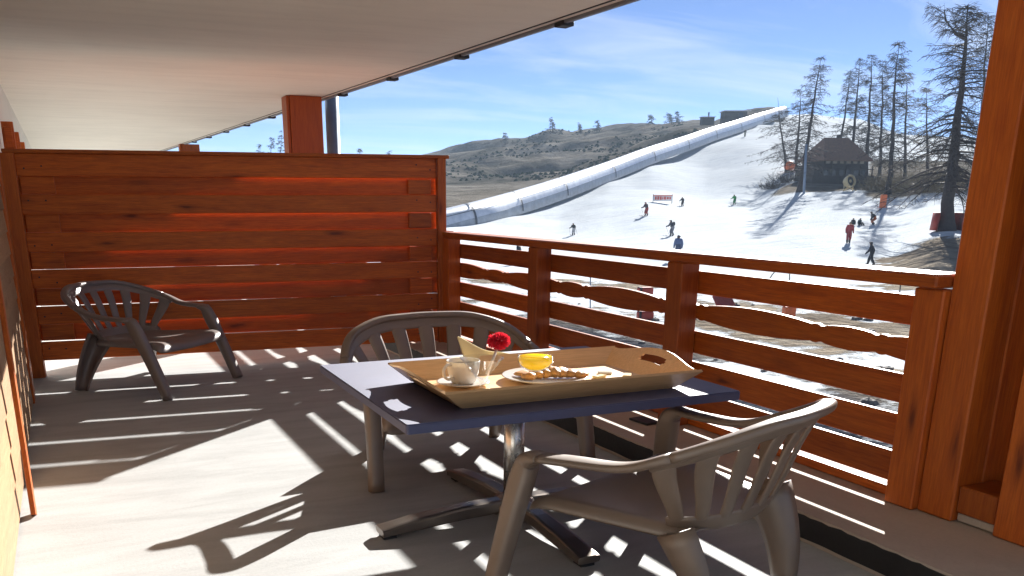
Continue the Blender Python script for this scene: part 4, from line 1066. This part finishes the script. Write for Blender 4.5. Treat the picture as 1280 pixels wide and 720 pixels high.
# slope banner
bb = ray_ground(828, 254); bn = empty('slope_banner', bb, math.atan2(RIGHT.y, RIGHT.x) + R(4)); tag(bn, 'low red and white banner standing on the piste', 'banner')
M['white'] = plain('white_vinyl', (0.78, 0.76, 0.74), 0.5, var=0.03); M['redink'] = plain('red_vinyl', (0.68, 0.13, 0.09), 0.5, var=0.1)
vv_ = bb.dot(FH); wB = 24 * vv_ / 1151
box('banner_cloth', (0, 0, 0.75), (wB, 0.04, 0.85), M['white'], bn, bev=0.0)
box('red_border', (0, -0.028, 1.1), (wB, 0.012, 0.14), M['redink'], bn, bev=0.0)
x = -wB / 2 + 0.25
rnd = random.Random(5)
while x < wB / 2 - 0.3:
    w_ = rnd.uniform(0.14, 0.34); box('red_mark', (x + w_ / 2, -0.028, 0.74), (w_, 0.012, rnd.uniform(0.3, 0.5)), M['redink'], bn, bev=0.0); x += w_ + 0.10
for sx in (-1, 1): box('banner_pole', (sx * wB / 2, 0.03, 0.6), (0.08, 0.08, 1.35), M['black'], bn, bev=0.0)
# hut at the top of the tunnel
hp_ = at(917, 146, 318); hp_.z -= 2.5
hu = empty('summit_hut', hp_, math.atan2(RIGHT.y, RIGHT.x)); tag(hu, 'dark hut with flat white roof at the top of the tunnel', 'hut')
box('wall', (0, 0, 2.0), (7.6, 5, 4.0), M['darkwall'], hu, bev=0.02); box('roof', (0.3, -0.3, 4.12), (9.0, 6.2, 0.25), M['white'], hu, bev=0.03)
box('door', (1.8, -2.53, 2.6), (1.2, 0.06, 2.0), M['window'], hu)
hp2 = at(884, 150.5, 322); hp2.z -= 1.5
hu = empty('ridge_shed', hp2, math.atan2(RIGHT.y, RIGHT.x)); tag(hu, 'small pale shed on the ridge left of the summit hut', 'shed')
box('wall', (0, 0, 1.2), (4.2, 3, 2.4), M['darkwall'], hu, bev=0.02); box('roof', (0, 0, 2.5), (4.8, 3.6, 0.22), M['white'], hu, bev=0.02); box('chimney', (0.4, 0, 3.3), (0.4, 0.4, 1.6), M['darkwall'], hu)

# slope edge things seen between the railing boards
def near(px, py): return ray_ground(px, py, 12)
def pad(label, p, w, h, d, mat, rz_):
    o = empty('crash_pad', p, rz_); tag(o, label, 'crash pad', 'red crash pads below the balcony')
    box('foam_block', (0, 0, h / 2 + 0.02), (w, d, h), mat, o, bev=0.06)
    box('dark_strap', (-w * 0.36, 0, h / 2 + 0.02), (w * 0.16, d + 0.03, h + 0.03), M['black'], o, bev=0.02)
pad('red crash pad with a dark end seen through the upper railing gap', near(806, 371), 0.85, 0.5, 0.4, M['redpad'], yaw)
pad('red crash pad lying lower, just above the third railing board', near(806, 400), 0.72, 0.38, 0.4, M['redpad'], yaw - R(8))
p_ = near(905, 387); rs = empty('red_ramp', p_, yaw + R(20)); tag(rs, 'red sloping mat with dark stripes seen right of the railing post', 'mat')
for k in range(4):
    o = mesh_obj('mat_panel', [(-0.62 + k * .31, -0.3, 0.02), (-0.33 + k * .31, -0.3, 0.02), (0.0 + k * .31, 0.5, 0.65), (-0.29 + k * .31, 0.5, 0.65)] + [(-0.62 + k * .31, -0.22, 0.0), (-0.33 + k * .31, -0.22, 0.0), (0.0 + k * .31, 0.58, 0.6), (-0.29 + k * .31, 0.58, 0.6)],
                 [(0, 1, 2, 3), (7, 6, 5, 4), (0, 4, 5, 1), (1, 5, 6, 2), (2, 6, 7, 3), (3, 7, 4, 0)], M['redpad'], rs)
p_ = near(985, 400); o = box('orange_block', (p_.x, p_.y, p_.z + 0.3), (0.52, 0.4, 0.62), M['orange'], None, (0, 0, yaw), 0.05); tag(o, 'orange foam block seen through the right-hand railing bay', 'block')
PO = [((738, 386), (738, 330), 'thin grey fence pole seen through the middle railing bay'), ((987, 356), (987, 337), 'thin dark pole seen under the handrail at right'), ((1124, 372), (1126, 352), 'thin dark pole seen near the pillar under the handrail'),
      ((959, 350), (972, 336), 'slanted thin pole leaning below the handrail')]
for (b_, t_, lab) in PO:
    p_ = near(*b_); pole('fence_pole', lab, 'pole', p_, at(t_[0], t_[1], p_.dot(FH)), 0.035, M['zinc'] if b_[0] == 738 else M['black'], 'poles by the balcony')
rnd = random.Random(8)
ST = []
for k in range(70):
    px = rnd.uniform(585, 1140); v_ = rnd.uniform(23, 46); p_ = gpt(px, v_)
    if p_.x < 17: continue
    ST.append((p_, rnd.uniform(0.08, 0.30)))
V, F = [], []
for p_, s_ in ST:
    b = len(V)
    for j in range(5):
        for i in range(7):
            ph = math.pi * j / 4; a = 6.283 * i / 7; k = rnd.uniform(0.75, 1.15)
            V.append(p_ + Vector((math.sin(ph) * math.cos(a), math.sin(ph) * math.sin(a), 0.6 * math.cos(ph))) * s_ * k)
    for j in range(4):
        for i in range(7): F.append((b + j * 7 + i, b + (j + 1) * 7 + i, b + (j + 1) * 7 + (i + 1) % 7, b + j * 7 + (i + 1) % 7))
M['stone'] = plain('grey_stone', (0.16, 0.14, 0.12), 0.9, var=0.3)
tag(mesh_obj('scattered_stones', V, F, M['stone']), 'grey stones strewn over the patchy snow below the balcony', 'stones', kind='stuff')

# ------------------------------------------------------------------ people
PM = {}
def pm(c):
    k = tuple(c)
    if k not in PM: PM[k] = plain('cloth_%d' % len(PM), c, 0.75, var=0.15, scale=8)
    return PM[k]
SKIN = (0.45, 0.26, 0.18)
def person(label, foot, hgt, yaw_, pose, jacket, pants, hat, skis=None, pack=None, crouch=0.0):
    s = hgt / 1.72
    o = empty('person', foot, yaw_); tag(o, label, 'person', 'people on the snow')
    # local: faces +Y, X right
    c = crouch
    hipz = 0.92 - 0.32 * c; fwd = 0.10 + 0.35 * c
    if pose == 'sit': hipz = 0.22; fwd = 0.05
    P = {}
    P['pelvis'] = Vector((0, -0.12 * c, hipz)); P['chest'] = P['pelvis'] + Vector((0, fwd * 0.7, 0.36 - 0.08 * c)); P['neck'] = P['pelvis'] + Vector((0, fwd * 1.0, 0.54 - 0.12 * c))
    P['head'] = P['neck'] + Vector((0, 0.04 + 0.04 * c, 0.12)); P['crown'] = P['head'] + Vector((0, 0.0, 0.13))
    step = {'stand': 0.04, 'walk': 0.24, 'ski': 0.07, 'board': 0.0, 'sit': 0.0}[pose]
    for sg, n_ in ((-1, 'l'), (1, 'r')):
        st = step * sg
        if pose == 'sit':
            P['knee' + n_] = Vector((sg * 0.16, 0.36, 0.42)); P['ank' + n_] = Vector((sg * 0.17, 0.66, 0.08)); P['toe' + n_] = Vector((sg * 0.18, 0.80, 0.07))
        else:
            wd = 0.10 if pose != 'board' else 0.26
            P['ank' + n_] = Vector((sg * wd, st - 0.02, 0.09)); P['toe' + n_] = Vector((sg * wd * 1.1, st + 0.15, 0.06))
            P['knee' + n_] = Vector((sg * (wd + 0.01), st * 0.4 + 0.06 + 0.22 * c, hipz * 0.53))
        P['hip' + n_] = P['pelvis'] + Vector((sg * 0.10, 0, -0.05)); P['sho' + n_] = P['neck'] + Vector((sg * 0.20, -0.02, -0.07))
        if pose in ('ski', 'board'): P['elb' + n_] = P['sho' + n_] + Vector((sg * 0.12, 0.04, -0.25)); P['han' + n_] = P['elb' + n_] + Vector((sg * 0.06, 0.22, -0.05))
        else: P['elb' + n_] = P['sho' + n_] + Vector((sg * 0.06, -0.04 - st * 0.5, -0.28)); P['han' + n_] = P['elb' + n_] + Vector((sg * 0.01, 0.10 - st * 0.4, -0.22))
        P['fin' + n_] = P['han' + n_] + (P['han' + n_] - P['elb' + n_]).normalized() * 0.11
    names = list(P); idx = {k: i for i, k in enumerate(names)}
    E_ = [('pelvis', 'chest'), ('chest', 'neck'), ('neck', 'head'), ('head', 'crown')]
    for n_ in 'lr': E_ += [('pelvis', 'hip' + n_), ('hip' + n_, 'knee' + n_), ('knee' + n_, 'ank' + n_), ('ank' + n_, 'toe' + n_), ('chest', 'sho' + n_), ('sho' + n_, 'elb' + n_), ('elb' + n_, 'han' + n_), ('han' + n_, 'fin' + n_)]
    RD = dict(pelvis=0.21, chest=0.235, neck=0.095, head=0.13, crown=0.10)
    RD2 = dict(hip=0.145, kne=0.115, ank=0.09, toe=0.065, sho=0.115, elb=0.09, han=0.065, fin=0.04)
    me = bpy.data.meshes.new('body'); me.from_pydata([P[k] * s for k in names], [(idx[a], idx[b]) for a, b in E_], []); me.update()
    ob = bpy.data.objects.new('body', me); COL.objects.link(ob)
    md = ob.modifiers.new('skin', 'SKIN'); ob.modifiers.new('sub', 'SUBSURF').levels = 1
    for k in names:
        r_ = RD.get(k) or RD2[k[:3]]; sv = me.skin_vertices[0].data[idx[k]]; sv.radius = (r_ * s, r_ * s * (0.78 if k in ('chest', 'pelvis') else 1)); sv.use_root = (k == 'pelvis')
    dg = bpy.context.evaluated_depsgraph_get(); m2 = bpy.data.meshes.new_from_object(ob.evaluated_get(dg))
    bpy.data.objects.remove(ob)
    body = bpy.data.objects.new('body', m2); COL.objects.link(body); body.parent = o
    m2.materials.clear()
    for q in (jacket, pants, hat, SKIN, (0.03, 0.03, 0.035)): m2.materials.append(pm(q))
    zone = {'pel': 1, 'che': 0, 'nec': 0, 'hea': 2, 'cro': 2, 'hip': 1, 'kne': 1, 'ank': 4, 'toe': 4, 'sho': 0, 'elb': 0, 'han': 0, 'fin': 4}
    for f in m2.polygons:
        cc = f.center / s; f.use_smooth = True
        kk = min(names, key=lambda k: (P[k] - cc).length - (RD.get(k) or RD2[k[:3]]) * 0.5)
        z_ = zone[kk[:3]]
        if kk == 'head' and cc.y > P['head'].y + 0.05 and cc.z < P['head'].z + 0.05: z_ = 3
        f.material_index = z_
    # nose and goggles give the head a front
    gb = P['head'] * s
    box('goggles', gb + Vector((0, 0.115 * s, 0.035 * s)), (0.16 * s, 0.05 * s, 0.06 * s), pm((0.02, 0.02, 0.02)), o, bev=0.01)
    if skis:
        for sg in (-1, 1):
            x_ = (P['ankl'].x if sg < 0 else P['ankr'].x) * s; y_ = (P['ankl'].y if sg < 0 else P['ankr'].y) * s
            mesh_obj('ski', *sweep([Vector((x_, y_ - 0.72 * s, 0.02)), Vector((x_, y_ + 0.6 * s, 0.02)), Vector((x_, y_ + 0.80 * s, 0.05)), Vector((x_, y_ + 0.92 * s, 0.12))], 0.045, 0.012, roundrect(8, 4), side=Vector((1, 0, 0))), pm(skis), o)
            h_ = P['finl' if sg < 0 else 'finr'] * s
            V, F = [], []; tube_into(V, F, [h_ + Vector((0, 0, 0.06)), h_ + Vector((sg * 0.10, -0.55, -h_.z + 0.10))], [0.012, 0.009], 5); mesh_obj('ski_pole', V, F, pm((0.03, 0.03, 0.03)), o)
    if pose == 'board':
        mesh_obj('snowboard', *sweep([Vector((-0.85 * s, 0.05, 0.10)), Vector((-0.65 * s, 0.05, 0.025)), Vector((0.65 * s, 0.05, 0.025)), Vector((0.85 * s, 0.05, 0.10))], 0.14, 0.012, roundrect(8, 4), side=Vector((0, 1, 0))), pm((0.05, 0.05, 0.06)), o)
    if pack:
        q = P['chest'] * s + Vector((0, -0.24 * s, 0.03)); b_ = blob('backpack', 0.17 * s, 0.13 * s, 0.22 * s, 3, pm(pack), o, 0.1); b_.location = q - Vector((0, 0, 0.22 * s))
    return o
YR = math.atan2(RIGHT.y, RIGHT.x)
def pp(label, px, py, hpx, turn, *a, **k):
    f = ray_ground(px, py, 40); v_ = f.dot(FH); person(label, f, max(1.35, min(2.1, 1.15 * hpx * v_ / 1151)), YR + R(turn), *a, **k)
DK = (0.018, 0.02, 0.03)
pp('person in dark clothes walking on the bare ground above the handrail', 1088, 332, 26, 60, 'walk', (0.02, 0.022, 0.035), DK, (0.015, 0.015, 0.02))
pp('person in a red suit standing on the piste', 1060, 304, 23, 170, 'stand', (0.30, 0.03, 0.035), (0.25, 0.03, 0.035), (0.04, 0.02, 0.02))
pp('left one of two dark figures sitting in the snow', 1066, 282, 9, 150, 'sit', DK, (0.02, 0.05, 0.05), DK)
pp('right one of two dark figures sitting in the snow', 1074, 282, 9, 200, 'sit', (0.02, 0.05, 0.06), DK, DK)
pp('crouching person in black with orange trousers below the larches', 1092, 281, 18, 80, 'stand', DK, (0.35, 0.09, 0.03), DK, crouch=0.8)
pp('distant dark skier between the tallest larch and the pillar', 1208, 240, 13, 70, 'walk', DK, DK, DK)
pp('person in a blue-grey jacket cut off by the handrail', 847, 325, 27, 0, 'stand', (0.10, 0.14, 0.26), (0.05, 0.07, 0.13), (0.03, 0.04, 0.07))
pp('skier with black backpack and grey trousers on the open piste', 840, 295, 19, 110, 'ski', (0.05, 0.055, 0.07), (0.20, 0.20, 0.22), DK, skis=(0.05, 0.05, 0.05), pack=(0.012, 0.012, 0.015), crouch=0.35)
pp('skier in black jacket and pale trousers, leftmost on the piste', 717, 294, 14, 150, 'ski', (0.03, 0.035, 0.04), (0.42, 0.42, 0.42), DK, skis=(0.2, 0.2, 0.2), crouch=0.3)
pp('skier in dark red left of the banner', 808, 270, 16, 120, 'ski', (0.05, 0.03, 0.035), (0.32, 0.04, 0.03), (0.2, 0.03, 0.03), skis=(0.08, 0.08, 0.08), crouch=0.3)
pp('small dark skier right of the banner', 853, 258, 11, 140, 'ski', (0.025, 0.025, 0.03), (0.06, 0.05, 0.05), DK, skis=(0.1, 0.1, 0.1), crouch=0.4)
pp('skier in a bright green suit on the upper piste', 918, 256, 12, 130, 'ski', (0.03, 0.26, 0.07), (0.03, 0.20, 0.07), (0.02, 0.06, 0.03), skis=(0.1, 0.1, 0.1), crouch=0.4)
pp('tiny far skier near the top of the piste', 931, 171, 7, 160, 'ski', (0.06, 0.07, 0.06), (0.10, 0.12, 0.08), DK, skis=(0.1, 0.1, 0.1))
pp('dark figure glimpsed just under the handrail at left', 649, 330, 23, 60, 'stand', DK, DK, DK)

# ------------------------------------------------------------------ mountain air
hz = bpy.data.meshes.new('haze')
bm = bmesh.new(); bmesh.ops.create_cube(bm, size=1.0); bmesh.ops.scale(bm, vec=(5200, 5200, 1.0), verts=bm.verts)
zs_ = [v.co.z for o in bpy.data.objects if o.type == 'MESH' and o.name.startswith('snowy_ground') for v in o.data.vertices]
zlo, zhi = min(zs_) - 1.5, max(max(zs_) + 20, 70)
for v in bm.verts: v.co.z = zlo if v.co.z < 0 else zhi
bm.to_mesh(hz); bm.free()
mt = bpy.data.materials.new('mountain_air'); mt.use_nodes = True; t = mt.node_tree; t.nodes.clear()
o_ = N(t, 'ShaderNodeOutputMaterial'); pv = N(t, 'ShaderNodeVolumePrincipled')
pv.inputs['Color'].default_value = (0.62, 0.80, 1.0, 1); pv.inputs['Density'].default_value = 0.00034; pv.inputs['Anisotropy'].default_value = 0.0
t.links.new(pv.outputs[0], o_.inputs['Volume']); hz.materials.append(mt)
ho = bpy.data.objects.new('haze', hz); COL.objects.link(ho); tag(ho, kind='stuff')
